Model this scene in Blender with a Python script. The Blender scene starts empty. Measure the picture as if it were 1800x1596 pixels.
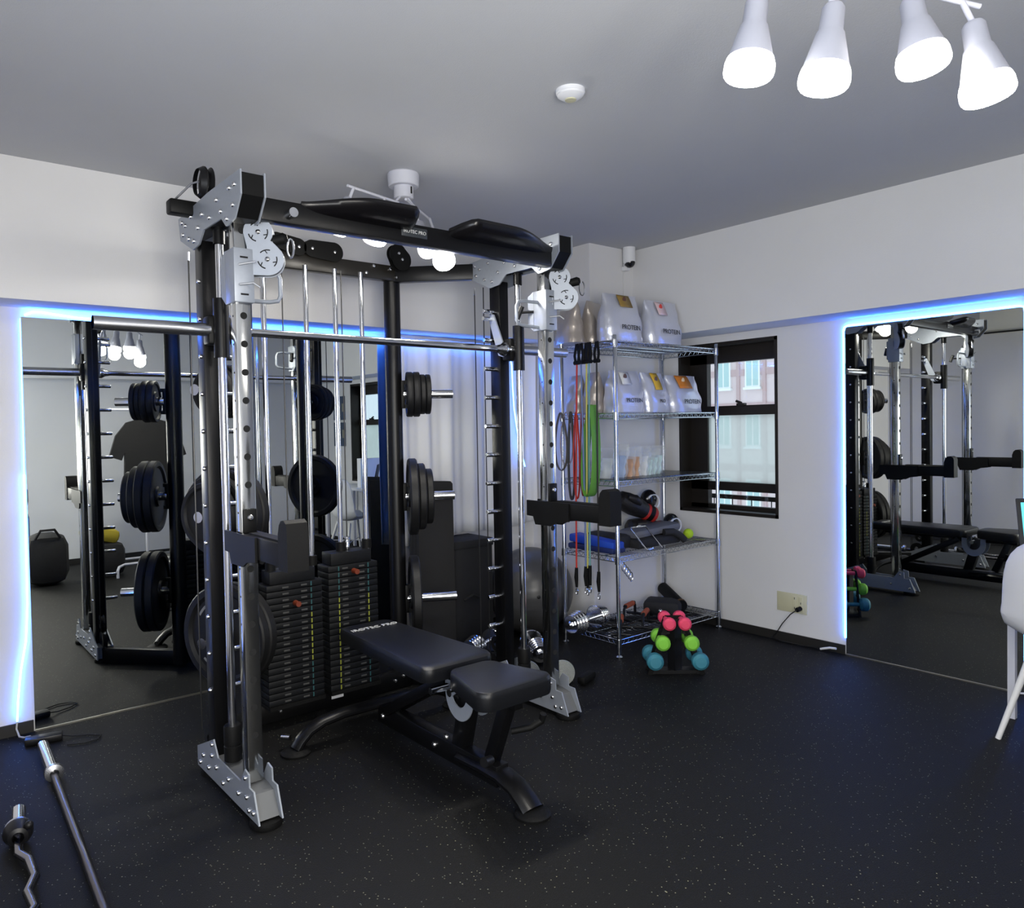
import bpy, bmesh, math, random
from math import sin, cos, pi, radians
from mathutils import Vector, Matrix, Euler
random.seed(7)
S = bpy.context.scene
COL = S.collection

# ---------------------------------------------------------------- camera
cd = bpy.data.cameras.new('camera'); cam = bpy.data.objects.new('camera', cd); COL.objects.link(cam)
S.camera = cam
FPX = 1332.5; cd.sensor_width = 36; cd.sensor_fit = 'HORIZONTAL'; cd.lens = FPX / 1800 * 36
cd.shift_x = 29.1 / 1800; cd.shift_y = -12.3 / 1800; cd.clip_start = .02
yaw, pitch, roll = .8900, -.02640, -.01850
Fv = Vector((cos(yaw)*cos(pitch), sin(yaw)*cos(pitch), sin(pitch)))
r0 = Vector((sin(yaw), -cos(yaw), 0)); u0 = r0.cross(Fv)
Rv = cos(roll)*r0 + sin(roll)*u0; Uv = -sin(roll)*r0 + cos(roll)*u0
cam.matrix_world = Matrix(((Rv.x, Uv.x, -Fv.x, 0), (Rv.y, Uv.y, -Fv.y, 0), (Rv.z, Uv.z, -Fv.z, 1.38), (0, 0, 0, 1)))

# ---------------------------------------------------------------- world, exposure
S.view_settings.view_transform = 'Standard'; S.view_settings.look = 'None'
S.view_settings.gamma = 1; S.view_settings.use_curve_mapping = False
S.view_settings.exposure = 0.62
w = bpy.data.worlds.new('sky'); S.world = w; w.use_nodes = True
bg = w.node_tree.nodes['Background']; bg.inputs[0].default_value = (.72, .82, 1, 1); bg.inputs[1].default_value = 1.1
try:
    S.cycles.use_denoising = True; S.cycles.max_bounces = 10; S.cycles.glossy_bounces = 6; S.cycles.diffuse_bounces = 5
    S.cycles.transparent_max_bounces = 12; S.cycles.sample_clamp_indirect = 6; S.cycles.caustics_reflective = False
except Exception: pass

# area fill lamps in two added, unseen window openings, to brighten the walls
def fill_lamp(name, loc, direction, sx, sy, power, col=(.80, .90, 1.)):
    l = bpy.data.lights.new(name, 'AREA'); l.shape = 'RECTANGLE'; l.size = sx; l.size_y = sy; l.energy = power; l.color = col
    o = bpy.data.objects.new(name, l); COL.objects.link(o); o.location = loc
    o.rotation_euler = Vector(direction).to_track_quat('-Z', 'Y').to_euler(); return o
fill_lamp('fill_lamp_left', (-.70, .3, 1.38), (1, 0, 0), 1.9, 1.05, 34, (.86, .92, 1.))
fill_lamp('fill_lamp_front', (.175, -1.03, 1.38), (0, 1, 0), 1.25, 1.05, 62, (1., .95, .86))

# ---------------------------------------------------------------- materials
MATS = {}
def mat(name, col=(.5, .5, .5), rough=.5, metal=0., emit=None, es=0., trans=0., alpha=1., coat=0., noise=0., nscale=40., bump=0., bscale=60., spec=.5):
    if name in MATS: return MATS[name]
    m = bpy.data.materials.new(name); m.use_nodes = True; nt = m.node_tree; b = nt.nodes['Principled BSDF']
    b.inputs['Base Color'].default_value = (*col, 1); b.inputs['Roughness'].default_value = rough
    b.inputs['Metallic'].default_value = metal; b.inputs['Transmission Weight'].default_value = trans
    b.inputs['Alpha'].default_value = alpha; b.inputs['Coat Weight'].default_value = coat
    b.inputs['Specular IOR Level'].default_value = spec
    if emit: b.inputs['Emission Color'].default_value = (*emit, 1); b.inputs['Emission Strength'].default_value = es
    tc = None
    if noise or bump:
        tc = nt.nodes.new('ShaderNodeTexCoord')
    if noise:
        n = nt.nodes.new('ShaderNodeTexNoise'); n.inputs['Scale'].default_value = nscale; n.inputs['Detail'].default_value = 4
        nt.links.new(tc.outputs['Object'], n.inputs['Vector'])
        r = nt.nodes.new('ShaderNodeMapRange'); r.inputs['To Min'].default_value = 1 - noise; r.inputs['To Max'].default_value = 1 + noise
        nt.links.new(n.outputs['Fac'], r.inputs['Value'])
        mx = nt.nodes.new('ShaderNodeVectorMath'); mx.operation = 'SCALE'; mx.inputs[0].default_value = col
        nt.links.new(r.outputs[0], mx.inputs['Scale']); nt.links.new(mx.outputs[0], b.inputs['Base Color'])
    if bump:
        n = nt.nodes.new('ShaderNodeTexNoise'); n.inputs['Scale'].default_value = bscale; n.inputs['Detail'].default_value = 3
        nt.links.new(tc.outputs['Object'], n.inputs['Vector'])
        bp = nt.nodes.new('ShaderNodeBump'); bp.inputs['Strength'].default_value = bump; bp.inputs['Distance'].default_value = .01
        nt.links.new(n.outputs['Fac'], bp.inputs['Height']); nt.links.new(bp.outputs[0], b.inputs['Normal'])
    MATS[name] = m
    return m
def floor_mat():
    m = bpy.data.materials.new('speckled rubber'); m.use_nodes = True; nt = m.node_tree; b = nt.nodes['Principled BSDF']
    L = nt.links.new; N = nt.nodes.new
    tc = N('ShaderNodeTexCoord')
    v = N('ShaderNodeTexVoronoi'); v.inputs['Scale'].default_value = 120; v.inputs['Randomness'].default_value = 1; L(tc.outputs['Object'], v.inputs['Vector'])
    lt = N('ShaderNodeMath'); lt.operation = 'LESS_THAN'; lt.inputs[1].default_value = .24; L(v.outputs['Distance'], lt.inputs[0])
    sp = N('ShaderNodeSeparateColor'); L(v.outputs['Color'], sp.inputs[0])
    g = N('ShaderNodeMath'); g.operation = 'GREATER_THAN'; g.inputs[1].default_value = .90; L(sp.outputs[0], g.inputs[0])
    mu = N('ShaderNodeMath'); mu.operation = 'MULTIPLY'; L(lt.outputs[0], mu.inputs[0]); L(g.outputs[0], mu.inputs[1])
    cr = N('ShaderNodeMix'); cr.data_type = 'RGBA'; cr.inputs['A'].default_value = (.14, .16, .14, 1); cr.inputs['B'].default_value = (.26, .25, .16, 1); L(sp.outputs[1], cr.inputs['Factor'])
    nz = N('ShaderNodeTexNoise'); nz.inputs['Scale'].default_value = 260; nz.inputs['Detail'].default_value = 3; L(tc.outputs['Object'], nz.inputs['Vector'])
    r = N('ShaderNodeMapRange'); r.inputs['To Min'].default_value = .002; r.inputs['To Max'].default_value = .007; L(nz.outputs['Fac'], r.inputs[0])
    cb = N('ShaderNodeCombineColor'); L(r.outputs[0], cb.inputs[0]); L(r.outputs[0], cb.inputs[1]); L(r.outputs[0], cb.inputs[2])
    mx = N('ShaderNodeMix'); mx.data_type = 'RGBA'; L(mu.outputs[0], mx.inputs['Factor']); L(cb.outputs[0], mx.inputs['A']); L(cr.outputs['Result'], mx.inputs['B'])
    # joints between the one-metre rubber mats
    sx = N('ShaderNodeSeparateXYZ'); L(tc.outputs['Object'], sx.inputs[0])
    outs = []
    for k, off in ((0, .02), (1, .45)):
        a = N('ShaderNodeMath'); a.operation = 'ADD'; a.inputs[1].default_value = -off + 10; L(sx.outputs[k], a.inputs[0])
        f = N('ShaderNodeMath'); f.operation = 'FRACT'; L(a.outputs[0], f.inputs[0])
        c = N('ShaderNodeMath'); c.operation = 'LESS_THAN'; c.inputs[1].default_value = .0025; L(f.outputs[0], c.inputs[0]); outs.append(c)
    mm = N('ShaderNodeMath'); mm.operation = 'MAXIMUM'; L(outs[0].outputs[0], mm.inputs[0]); L(outs[1].outputs[0], mm.inputs[1])
    m2 = N('ShaderNodeMix'); m2.data_type = 'RGBA'; m2.inputs['B'].default_value = (.004, .004, .004, 1); L(mm.outputs[0], m2.inputs['Factor']); L(mx.outputs['Result'], m2.inputs['A'])
    L(m2.outputs['Result'], b.inputs['Base Color']); b.inputs['Roughness'].default_value = .62; b.inputs['Specular IOR Level'].default_value = .2
    bp = N('ShaderNodeBump'); bp.inputs['Strength'].default_value = .35; bp.inputs['Distance'].default_value = .004; L(nz.outputs['Fac'], bp.inputs['Height']); L(bp.outputs[0], b.inputs['Normal'])
    return m
def wall_mat(name, col, rough=.85):
    return mat(name, col, rough, noise=.03, nscale=3, bump=.12, bscale=220, spec=.25)
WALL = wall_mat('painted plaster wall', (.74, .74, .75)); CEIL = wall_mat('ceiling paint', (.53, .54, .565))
BASE = mat('dark vinyl baseboard', (.015, .014, .013), .5)
BLK = mat('black powder coat', (.0035, .0035, .004), .34, noise=.15, nscale=200, spec=.26)
BLKM = mat('matte black metal', (.0035, .0035, .0035), .5, spec=.2)
RUB = mat('black rubber', (.004, .004, .004), .6, bump=.15, bscale=300, spec=.18)
PLA = mat('black plastic', (.006, .006, .007), .4, spec=.35)
CHR = mat('chrome', (.78, .79, .82), .12, 1.)
STEEL = mat('brushed steel', (.62, .63, .66), .27, 1., noise=.08, nscale=90)
GREY = mat('zinc grey plate', (.34, .37, .42), .42, .35, noise=.06, nscale=60)
BOLT = mat('bolt steel', (.75, .75, .76), .22, 1.)
DARK = mat('hole shadow', (.01, .01, .01), .9)
IRON = mat('cast iron weight', (.009, .009, .0095), .5, .0, bump=.1, bscale=250, spec=.25)
SLV = mat('silver lettering', (.75, .75, .72), .4, .3)
LEA = mat('black vinyl upholstery', (.006, .0065, .008), .34, bump=.12, bscale=420, spec=.32)
WHITE = mat('white plastic', (.80, .81, .84), .45)
WHM = mat('white enamel metal', (.60, .61, .68), .45)
CAB = mat('black steel cable', (.01, .01, .01), .35)
MIR = mat('silvered mirror glass', (.66, .685, .655), .0, 1.)
RED = mat('red rubber', (.55, .035, .02), .5); GRN = mat('green latex', (.13, .36, .05), .5)
YEL = mat('yellow latex', (.62, .58, .14), .5); BLU = mat('blue nylon', (.015, .07, .48), .55)
LEDT = mat('led strip top glow', (.5, .7, 1), .5, emit=(.032, .16, 1.), es=38)
LED = mat('led strip glow', (.5, .7, 1), .5, emit=(.045, .21, 1.), es=18)

# ---------------------------------------------------------------- mesh builder
class MB:
    def __init__(s): s.bm = bmesh.new()
    def _new(s, verts, faces, mi=0, smooth=False, M=None):
        vs = [s.bm.verts.new(M @ Vector(v) if M else Vector(v)) for v in verts]
        for f in faces:
            try: fc = s.bm.faces.new([vs[i] for i in f]); fc.material_index = mi; fc.smooth = smooth
            except ValueError: pass
        return vs
    def box(s, lo, hi, mi=0, M=None, bev=0.):
        x0, y0, z0 = lo; x1, y1, z1 = hi
        b = min(bev, abs(x1-x0)*.45, abs(y1-y0)*.45, abs(z1-z0)*.45)
        if b <= 0:
            s._new([(x0,y0,z0),(x1,y0,z0),(x1,y1,z0),(x0,y1,z0),(x0,y0,z1),(x1,y0,z1),(x1,y1,z1),(x0,y1,z1)],
                   [(0,3,2,1),(4,5,6,7),(0,1,5,4),(1,2,6,5),(2,3,7,6),(3,0,4,7)], mi, False, M)
        else:
            t = bmesh.new(); bmesh.ops.create_cube(t, size=1)
            for v in t.verts: v.co = Vector(((x0+x1)/2+v.co.x*(x1-x0), (y0+y1)/2+v.co.y*(y1-y0), (z0+z1)/2+v.co.z*(z1-z0)))
            bmesh.ops.bevel(t, geom=t.edges[:], offset=b, segments=2, affect='EDGES', profile=.5)
            t.verts.index_update()
            s._new([v.co[:] for v in t.verts], [[v.index for v in f.verts] for f in t.faces], mi, True, M); t.free()
        return s
    def obox(s, c, size, R=None, mi=0, bev=0.):
        h = Vector(size)/2; M = Matrix.Translation(c) @ (R.to_4x4() if R else Matrix())
        return s.box(-h, h, mi, M, bev)
    def bar(s, p0, p1, wid, hei, up=(0,0,1), mi=0, bev=0.):
        p0 = Vector(p0); p1 = Vector(p1); d = p1-p0; L = d.length; x = d/L
        up = Vector(up); y = up.cross(x)
        if y.length < 1e-5: y = Vector((0,1,0)).cross(x)
        y.normalize(); z = x.cross(y)
        R = Matrix((x, y, z)).transposed()
        return s.obox((p0+p1)/2, (L, wid, hei), R, mi, bev)
    def cyl(s, p0, p1, r, r1=None, seg=20, mi=0, cap=True):
        p0 = Vector(p0); p1 = Vector(p1); r1 = r if r1 is None else r1
        d = (p1-p0).normalized(); a = d.orthogonal().normalized(); b = d.cross(a)
        ring = lambda p, q: [p + q*(cos(2*pi*i/seg)*a + sin(2*pi*i/seg)*b) for i in range(seg)]
        V = ring(p0, r)+ring(p1, r1)
        s._new(V, [(i, (i+1) % seg, seg+(i+1) % seg, seg+i) for i in range(seg)], mi, True)
        if cap:
            if r > 0: s._new(V[:seg], [tuple(range(seg-1, -1, -1))], mi)
            if r1 > 0: s._new(V[seg:], [tuple(range(seg))], mi)
        return s
    def tube(s, pts, r, seg=8, mi=0, closed=False, flat=None, up=None):
        P = [Vector(p) for p in pts]; n = len(P); V = []
        nrm = None
        for i, p in enumerate(P):
            t = (P[(i+1) % n]-P[i-1]) if (closed or 0 < i < n-1) else (P[1]-P[0] if i == 0 else P[-1]-P[-2])
            t.normalize()
            if up is not None:
                a = Vector(up) - Vector(up).dot(t)*t
                if a.length < 1e-4: a = t.orthogonal()
                a.normalize()
            else:
                if nrm is None: nrm = t.orthogonal().normalized()
                nrm = (nrm-nrm.dot(t)*t); nrm = nrm.normalized() if nrm.length > 1e-6 else t.orthogonal().normalized(); a = nrm
            b = t.cross(a); rr = r[i] if isinstance(r, (list, tuple)) else r; fa, fb = flat or (1, 1)
            V += [p + rr*(fa*cos(2*pi*k/seg)*a + fb*sin(2*pi*k/seg)*b) for k in range(seg)]
        m = n if closed else n-1
        F = [(i*seg+k, i*seg+(k+1) % seg, ((i+1) % n)*seg+(k+1) % seg, ((i+1) % n)*seg+k) for i in range(m) for k in range(seg)]
        if not closed: F += [tuple(range(seg-1, -1, -1)), tuple((n-1)*seg+k for k in range(seg))]
        s._new(V, F, mi, True); return s
    def lathe(s, prof, o=(0,0,0), ax=(0,0,1), seg=24, mi=0):
        o = Vector(o); d = Vector(ax).normalized(); a = d.orthogonal().normalized(); b = d.cross(a); V = []
        for r, h in prof: V += [o+h*d+max(r, 1e-5)*(cos(2*pi*i/seg)*a+sin(2*pi*i/seg)*b) for i in range(seg)]
        F = [(j*seg+i, j*seg+(i+1) % seg, (j+1)*seg+(i+1) % seg, (j+1)*seg+i) for j in range(len(prof)-1) for i in range(seg)]
        s._new(V, F, mi, True); return s
    def prism(s, pts, ax, a0, a1, mi=0, rev=False):
        # pts 2D in the other two axes in order (x,y,z without ax)
        def mk(p, a): q = list(p); q.insert(ax, a); return q
        n = len(pts); V = [mk(p, a0) for p in pts]+[mk(p, a1) for p in pts]
        s._new(V, [tuple(range(n)), tuple(range(2*n-1, n-1, -1))]+[(i, n+i, n+(i+1) % n, (i+1) % n) for i in range(n)], mi)
        return s
    def sph(s, c, r, seg=20, mi=0, sc=(1,1,1), R=None):
        V = []; n = seg//2
        for j in range(n+1):
            t = pi*j/n
            for i in range(seg):
                v = Vector((r*sc[0]*sin(t)*cos(2*pi*i/seg), r*sc[1]*sin(t)*sin(2*pi*i/seg), r*sc[2]*cos(t)))
                if R: v = R @ v
                V.append(Vector(c)+v)
        F = [(j*seg+i, (j+1)*seg+i, (j+1)*seg+(i+1) % seg, j*seg+(i+1) % seg) for j in range(n) for i in range(seg)]
        s._new(V, F, mi, True); return s
    def build(s, name, m, parent=None, **props):
        bmesh.ops.remove_doubles(s.bm, verts=s.bm.verts[:], dist=1e-6)
        bmesh.ops.recalc_face_normals(s.bm, faces=s.bm.faces[:])
        o0 = Vector((0,0,0)); p = parent
        while p is not None: o0 += Vector(p.location); p = p.parent
        if o0.length: bmesh.ops.translate(s.bm, verts=s.bm.verts[:], vec=-o0)
        me = bpy.data.meshes.new(name); s.bm.to_mesh(me); s.bm.free()
        for q in (m if isinstance(m, (list, tuple)) else [m]): me.materials.append(q)
        me.set_sharp_from_angle(angle=radians(38))
        o = bpy.data.objects.new(name, me); COL.objects.link(o); o.parent = parent
        for k, v in props.items(): o[k] = v
        return o
def T(name, label, cat, loc=(0,0,0), group=None):
    o = bpy.data.objects.new(name, None); COL.objects.link(o); o.location = loc; o.empty_display_size = .05
    o['label'] = label; o['category'] = cat
    if group: o['group'] = group
    return o
def tag(o, label, cat, group=None, kind=None):
    o['label'] = label; o['category'] = cat
    if group: o['group'] = group
    if kind: o['kind'] = kind
    return o
def struct(name, mb, m): return mb.build(name, m, None, kind='structure')
def dup(o, loc=None, rot=None, label=None, group=None, parent=None):
    c = o.copy(); COL.objects.link(c); c.parent = parent
    for ch in list(o.children): dup(ch, parent=c)
    if loc is not None: c.location = loc
    if rot is not None: c.rotation_euler = rot
    if label: c['label'] = label
    if group: c['group'] = group
    return c
def text(name, s, size, m, parent, loc, right, up, ext=.0008, align='CENTER'):
    cu = bpy.data.curves.new(name, 'FONT'); cu.body = s; cu.size = size; cu.align_x = align; cu.align_y = 'CENTER'; cu.extrude = ext
    t = bpy.data.objects.new(name, cu); me = bpy.data.meshes.new_from_object(t); bpy.data.objects.remove(t)
    x = Vector(right).normalized(); y = Vector(up).normalized(); z = x.cross(y)
    o0 = Vector((0,0,0)); p = parent
    while p is not None: o0 += Vector(p.location); p = p.parent
    me.transform(Matrix.Translation(Vector(loc)-o0) @ Matrix((x, y, z)).transposed().to_4x4())
    me.materials.clear(); me.materials.append(m)
    o = bpy.data.objects.new(name, me); COL.objects.link(o); o.parent = parent
    return o
_BM = {}
def bolt_objs(pts, ax, a, r, sgn, parent, h=.009):
    key = (ax, r, sgn)
    o0 = Vector((0, 0, 0)); p = parent
    while p is not None: o0 += Vector(p.location); p = p.parent
    for q in pts:
        q = list(q); q.insert(ax, a); d = [0, 0, 0]; d[ax] = sgn
        if key not in _BM:
            o = MB().lathe([(r, 0), (r, h*.35), (r*.75, h*.8), (0, h)], (0, 0, 0), d, 10).build('bolt', BOLT, None); _BM[key] = o.data
        else: o = bpy.data.objects.new('bolt', _BM[key]); COL.objects.link(o)
        o.parent = parent; o.location = Vector(q)-o0
def bolts(mb, pts, ax, a, r=.011, sgn=-1, h=.009, mi=0):
    for p in pts:
        q = list(p); q.insert(ax, a); d = [0,0,0]; d[ax] = sgn; d = Vector(d)
        mb.lathe([(r, 0), (r, h*.35), (r*.75, h*.8), (0, h)], q, d, 10, mi)

# ---------------------------------------------------------------- room
YL, XR, XW, YF, H = 4.096, 4.386, -.62, -.95, 2.58
struct('floor', MB().box((XW-.1, YF-.1, -.1), (XR+.15, YL+.15, 0)), floor_mat())
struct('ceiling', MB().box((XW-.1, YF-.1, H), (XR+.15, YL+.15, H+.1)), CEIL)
struct('wall_back', MB().box((XW-.1, YL, 0), (XR+.15, YL+.12, H)), WALL)
m = MB(); m.box((XW-.1, YF-.1, 0), (XW, YL, .8)).box((XW-.1, YF-.1, 1.96), (XW, YL, H)).box((XW-.1, YF-.1, .8), (XW, -.7, 1.96)).box((XW-.1, 1.3, .8), (XW, YL, 1.96))
struct('wall_left', m, WALL)
m = MB(); m.box((XW, YF-.1, 0), (XR+.15, YF, .8)).box((XW, YF-.1, 1.96), (XR+.15, YF, H)).box((XW, YF-.1, .8), (-.5, YF, 1.96)).box((.85, YF-.1, .8), (XR+.15, YF, 1.96))
struct('wall_front', m, WALL)
f = MB()
for y in (-.7, .28, 1.26): f.box((XW-.1, y, .8), (XW, y+.04, 1.96))
f.box((XW-.1, -.7, .8), (XW, 1.3, .85)).box((XW-.1, -.7, 1.92), (XW, 1.3, 1.96)); struct('added_window_left', f, mat('dark bronze aluminium', (.022, .018, .015), .42, .4))  # added window, out of view, made to hold the left fill lamp
f = MB()
for x in (-.5, .155, .81): f.box((x, YF-.1, .8), (x+.04, YF, 1.96))
f.box((-.5, YF-.1, .8), (.85, YF, .85)).box((-.5, YF-.1, 1.92), (.85, YF, 1.96)); struct('added_window_front', f, MATS['dark bronze aluminium'])  # another added window, unseen behind the camera, for the front fill lamp
# right wall with the two window openings
W1 = (2.587, 3.345, .767, 1.92); W2 = (.02, .80, .767, 1.92)
mb = MB(); x0, x1 = XR, XR+.15
mb.box((x0, YF, 0), (x1, YL, W1[2])); mb.box((x0, YF, W1[3]), (x1, YL, H))
for a, b in ((YF, W2[0]), (W2[1], W1[0]), (W1[1], YL)): mb.box((x0, a, W1[2]), (x1, b, W1[3]))
struct('wall_right', mb, WALL)
struct('trim_1', MB().box((XW, 3.84, 1.97), (XR, YL, H)), WALL)          # soffit beam over the back wall
struct('trim_2', MB().box((4.085, YF, 1.97), (XR, 3.84, H)), WALL)       # soffit beam over the right wall
struct('trim_3', MB().box((3.66, 3.50, 0), (XR, YL, H)), WALL)           # boxed pillar in the corner
struct('trim_4', MB().box((XW, YF, 1.97), (4.085, YF+.25, H)), WALL)
bh, bt = .055, .008
struct('baseboard_back', MB().box((XW, YL-bt, 0), (.512, YL, bh)).box((2.49, YL-bt, 0), (3.66, YL, bh)), BASE)
struct('baseboard_pillar', MB().box((3.652, 3.492, 0), (XR, 3.5, bh)).box((3.652, 3.5, 0), (3.66, YL, bh)), BASE)
struct('baseboard_right', MB().box((XR-bt, 2.165, 0), (XR, 3.492, bh)).box((XR-bt, YF, 0), (XR, 1.25, bh)), BASE)
struct('baseboard_left', MB().box((XW, YF, 0), (XW+bt, YL, bh)), BASE)
struct('baseboard_front', MB().box((XW, YF, 0), (XR, YF+bt, bh)), BASE)

# windows
FRM = mat('dark bronze aluminium', (.022, .018, .015), .42, .4)
def glass_mat():
    m = bpy.data.materials.new('window glass'); m.use_nodes = True; nt = m.node_tree; nt.nodes.clear(); N = nt.nodes.new; L = nt.links.new
    o = N('ShaderNodeOutputMaterial'); mx = N('ShaderNodeMixShader'); t = N('ShaderNodeBsdfTransparent'); g = N('ShaderNodeBsdfGlossy')
    g.inputs['Roughness'].default_value = .02; t.inputs[0].default_value = (.93, .97, .96, 1); mx.inputs[0].default_value = .06
    L(t.outputs[0], mx.inputs[1]); L(g.outputs[0], mx.inputs[2]); L(mx.outputs[0], o.inputs[0]); return m
def frost_mat():
    m = bpy.data.materials.new('misted window glass'); m.use_nodes = True; nt = m.node_tree; nt.nodes.clear(); N = nt.nodes.new; L = nt.links.new
    o = N('ShaderNodeOutputMaterial'); mx = N('ShaderNodeMixShader'); t = N('ShaderNodeBsdfTransparent'); g = N('ShaderNodeBsdfTranslucent')
    g.inputs[0].default_value = (.62, .66, .62, 1); t.inputs[0].default_value = (.84, .90, .86, 1)
    tc = N('ShaderNodeTexCoord'); nz = N('ShaderNodeTexNoise'); nz.inputs['Scale'].default_value = 5; L(tc.outputs['Object'], nz.inputs['Vector'])
    r = N('ShaderNodeMapRange'); r.inputs['To Min'].default_value = .35; r.inputs['To Max'].default_value = .62; L(nz.outputs['Fac'], r.inputs[0]); L(r.outputs[0], mx.inputs[0])
    L(t.outputs[0], mx.inputs[1]); L(g.outputs[0], mx.inputs[2]); L(mx.outputs[0], o.inputs[0]); return m
GLS, FRO = glass_mat(), frost_mat()
def window(n, y0, y1, z0, z1):
    a, b = XR+.006, XR+.15
    f = MB(); f.box((XR-.004, y0, z1-.022), (b, y1, z1)); f.box((XR-.004, y0, z0), (b, y1, z0+.022))
    f.box((XR-.004, y0, z0), (b, y0+.02, z1)); f.box((XR-.004, y1-.02, z0), (b, y1, z1))
    ga = b-.045
    f.box((ga, y0, z1-.13), (b, y1, z1)); f.box((ga-.01, y0, 1.43), (b, y1, 1.495)); f.box((ga, y0, .915), (b, y1, .975))
    f.box((ga, y1-.16, z0), (b, y1, z1)); f.box((ga, y0, z0), (b, y0+.045, z1)); f.box((ga, y0, z0), (b, y1, z0+.05))
    w_ = struct(n, f, FRM)
    MB().box((b-.03, y0+.04, 1.49), (b-.024, y1-.15, z1-.12)).box((b-.03, y0+.04, z0+.04), (b-.024, y1-.15, .92)).build('glass_pane', GLS, w_)
    MB().box((b-.03, y0+.04, .97), (b-.024, y1-.15, 1.435)).build('misted_pane', FRO, w_)
    MB().box((ga-.03, (y0+y1)/2-.09, 1.49), (ga+.005, (y0+y1)/2-.03, 1.51), bev=.004).cyl((ga-.012, (y0+y1)/2-.06, 1.51), (ga-.012, (y0+y1)/2-.02, 1.525), .009, seg=10).build('latch', FRM, w_)
    return w_
window('window_1', *W1); window('window_2', *W2)
# railing outside window 1 and the house across the street
rl = T('window_railing', 'dark metal railing outside the window beside the shelf', 'railing', (4.60, 3.0, 0))
MB().box((4.61, 2.4, .845), (4.64, 3.6, .875)).box((4.615, 2.4, .70), (4.635, 3.6, .72)).box((4.536, 2.4, .70), (4.64, 2.43, .875)).box((4.536, 3.57, .70), (4.64, 3.6, .875)).build('rail', FRM, rl)
for k in range(8): MB().cyl((4.625, 2.48+.15*k, .71), (4.625, 2.48+.15*k, .85), .004, seg=6).build('baluster', FRM, rl)
FAC = mat('pinkish facade plaster', (.70, .58, .55), .9, noise=.05, nscale=.5)
FA2 = mat('facade brick band', (.52, .38, .36), .9); FWH = mat('facade white trim', (.85, .87, .85), .6); FGL = mat('facade window glass', (.42, .60, .56), .15, spec=.8)
hs = T('house', 'pink plastered house seen through the window beside the shelf', 'house', (24, 15, 0))
MB().box((24, -6, -8), (25, 34, 9)).build('wall', FAC, hs)
for yy in (13.35, 14.58, 15.62, 16.95): MB().box((23.95, yy, -8), (24, yy+.13, 9)).build('pilaster', FA2, hs)
for zz in (-.35, 1.85, 3.05): MB().box((23.97, -6, zz), (24, 34, zz+.22)).build('floor_band', FA2, hs)
for zz in (2.62, .52, -1.80, 4.8):
    for yy in (14.80, 15.98, 13.56, 17.2, 11.5, 19.5):
        f = MB(); f.box((23.93, yy, zz), (24, yy+.58, zz+1.15)); f.box((23.88, yy-.05, zz-.08), (24, yy+.63, zz)); fw = f.build('window', FWH, hs)
        MB().box((23.92, yy+.06, zz+.06), (23.935, yy+.26, zz+1.09)).box((23.92, yy+.32, zz+.06), (23.935, yy+.52, zz+1.09)).build('pane', FGL, fw)

# mirrors
m1 = T('wall_mirror', 'tall frameless mirror on the back wall behind the machine', 'mirror', (1.5, YL, 0))
MB().box((.517, 4.088, .006), (1.50, 4.0955, 1.927)).build('mirror_panel', MIR, m1); MB().box((1.502, 4.088, .006), (2.485, 4.0955, 1.927)).build('mirror_panel', MIR, m1)
EDG = mat('bare aluminium edge strip', (.55, .53, .46), .3, 1., noise=.4, nscale=9)
MB().box((.517, 4.082, 0), (2.485, 4.096, .007)).build('edge_strip', EDG, m1)
m2 = T('wall_mirror', 'mirror on the right wall framed by a blue light strip', 'mirror', (XR, 1.71, 0))
MB().box((4.378, 1.262, .006), (4.3855, 2.157, 1.922)).build('mirror_panel', MIR, m2)
MB().box((4.372, 1.262, 0), (4.386, 2.157, .007)).build('edge_strip', EDG, m2)

# led strips
led = T('led_strip', 'blue light strip along the mirror behind the machine', 'light strip', (.52, 4.08, 1.95))
P = [(.445, 4.07, .07), (.452, 4.08, .16), (.468, 4.083, .30), (.492, 4.085, .43), (.503, 4.085, .6), (.506, 4.085, .9), (.508, 4.085, 1.2)]
MB().tube(P, .0045, 8).build('vertical_strip', LED, led)
MB().tube([(.508, 4.085, 1.2), (.511, 4.087, 1.5), (.513, 4.087, 1.92)], .003, 8).build('dim_strip', mat('led strip side glow', (.5, .7, 1), .5, emit=(.045, .21, 1.), es=9), led)
P = [(.53, 4.08, 1.934), (.56, 4.08, 1.950), (.60, 4.08, 1.953), (.66, 4.08, 1.946), (.75, 4.08, 1.938), (.9, 4.08, 1.934)]+[(x/10, 4.08, 1.932) for x in range(10, 25)]
MB().tube(P, .005, 8).build('top_strip', LEDT, led)
LED2 = mat('led strip through curtain', (.5, .7, 1), .5, emit=(.045, .21, 1.), es=14)
MB().tube([(2.4, 4.08, 1.932), (2.46, 4.0, 1.925), (2.8, 3.995, 1.92), (3.3, 3.995, 1.915), (3.37, 3.99, 1.88), (3.385, 3.985, 1.8), (3.39, 3.985, 1.65), (3.40, 3.985, 1.5), (3.425, 3.985, 1.35), (3.46, 3.985, 1.2), (3.49, 3.985, 1.1)], .004, 8).build('hanging_strip', LED2, led)
MB().tube([(.445, 4.07, .07), (.44, 4.06, .04), (.446, 4.02, .015), (.46, 3.98, .02), (.48, 3.95, .03)], .004, 8).build('lead', mat('clear cable', (.5, .5, .48), .3), led)
led2 = T('led_strip', 'blue light strip running round the mirror on the right wall', 'light strip', (4.37, 1.7, 1.94))
MB().tube([(4.374, 2.161, .10), (4.374, 2.161, 1.90)], .0045, 8).build('strip', LED, led2)
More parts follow.
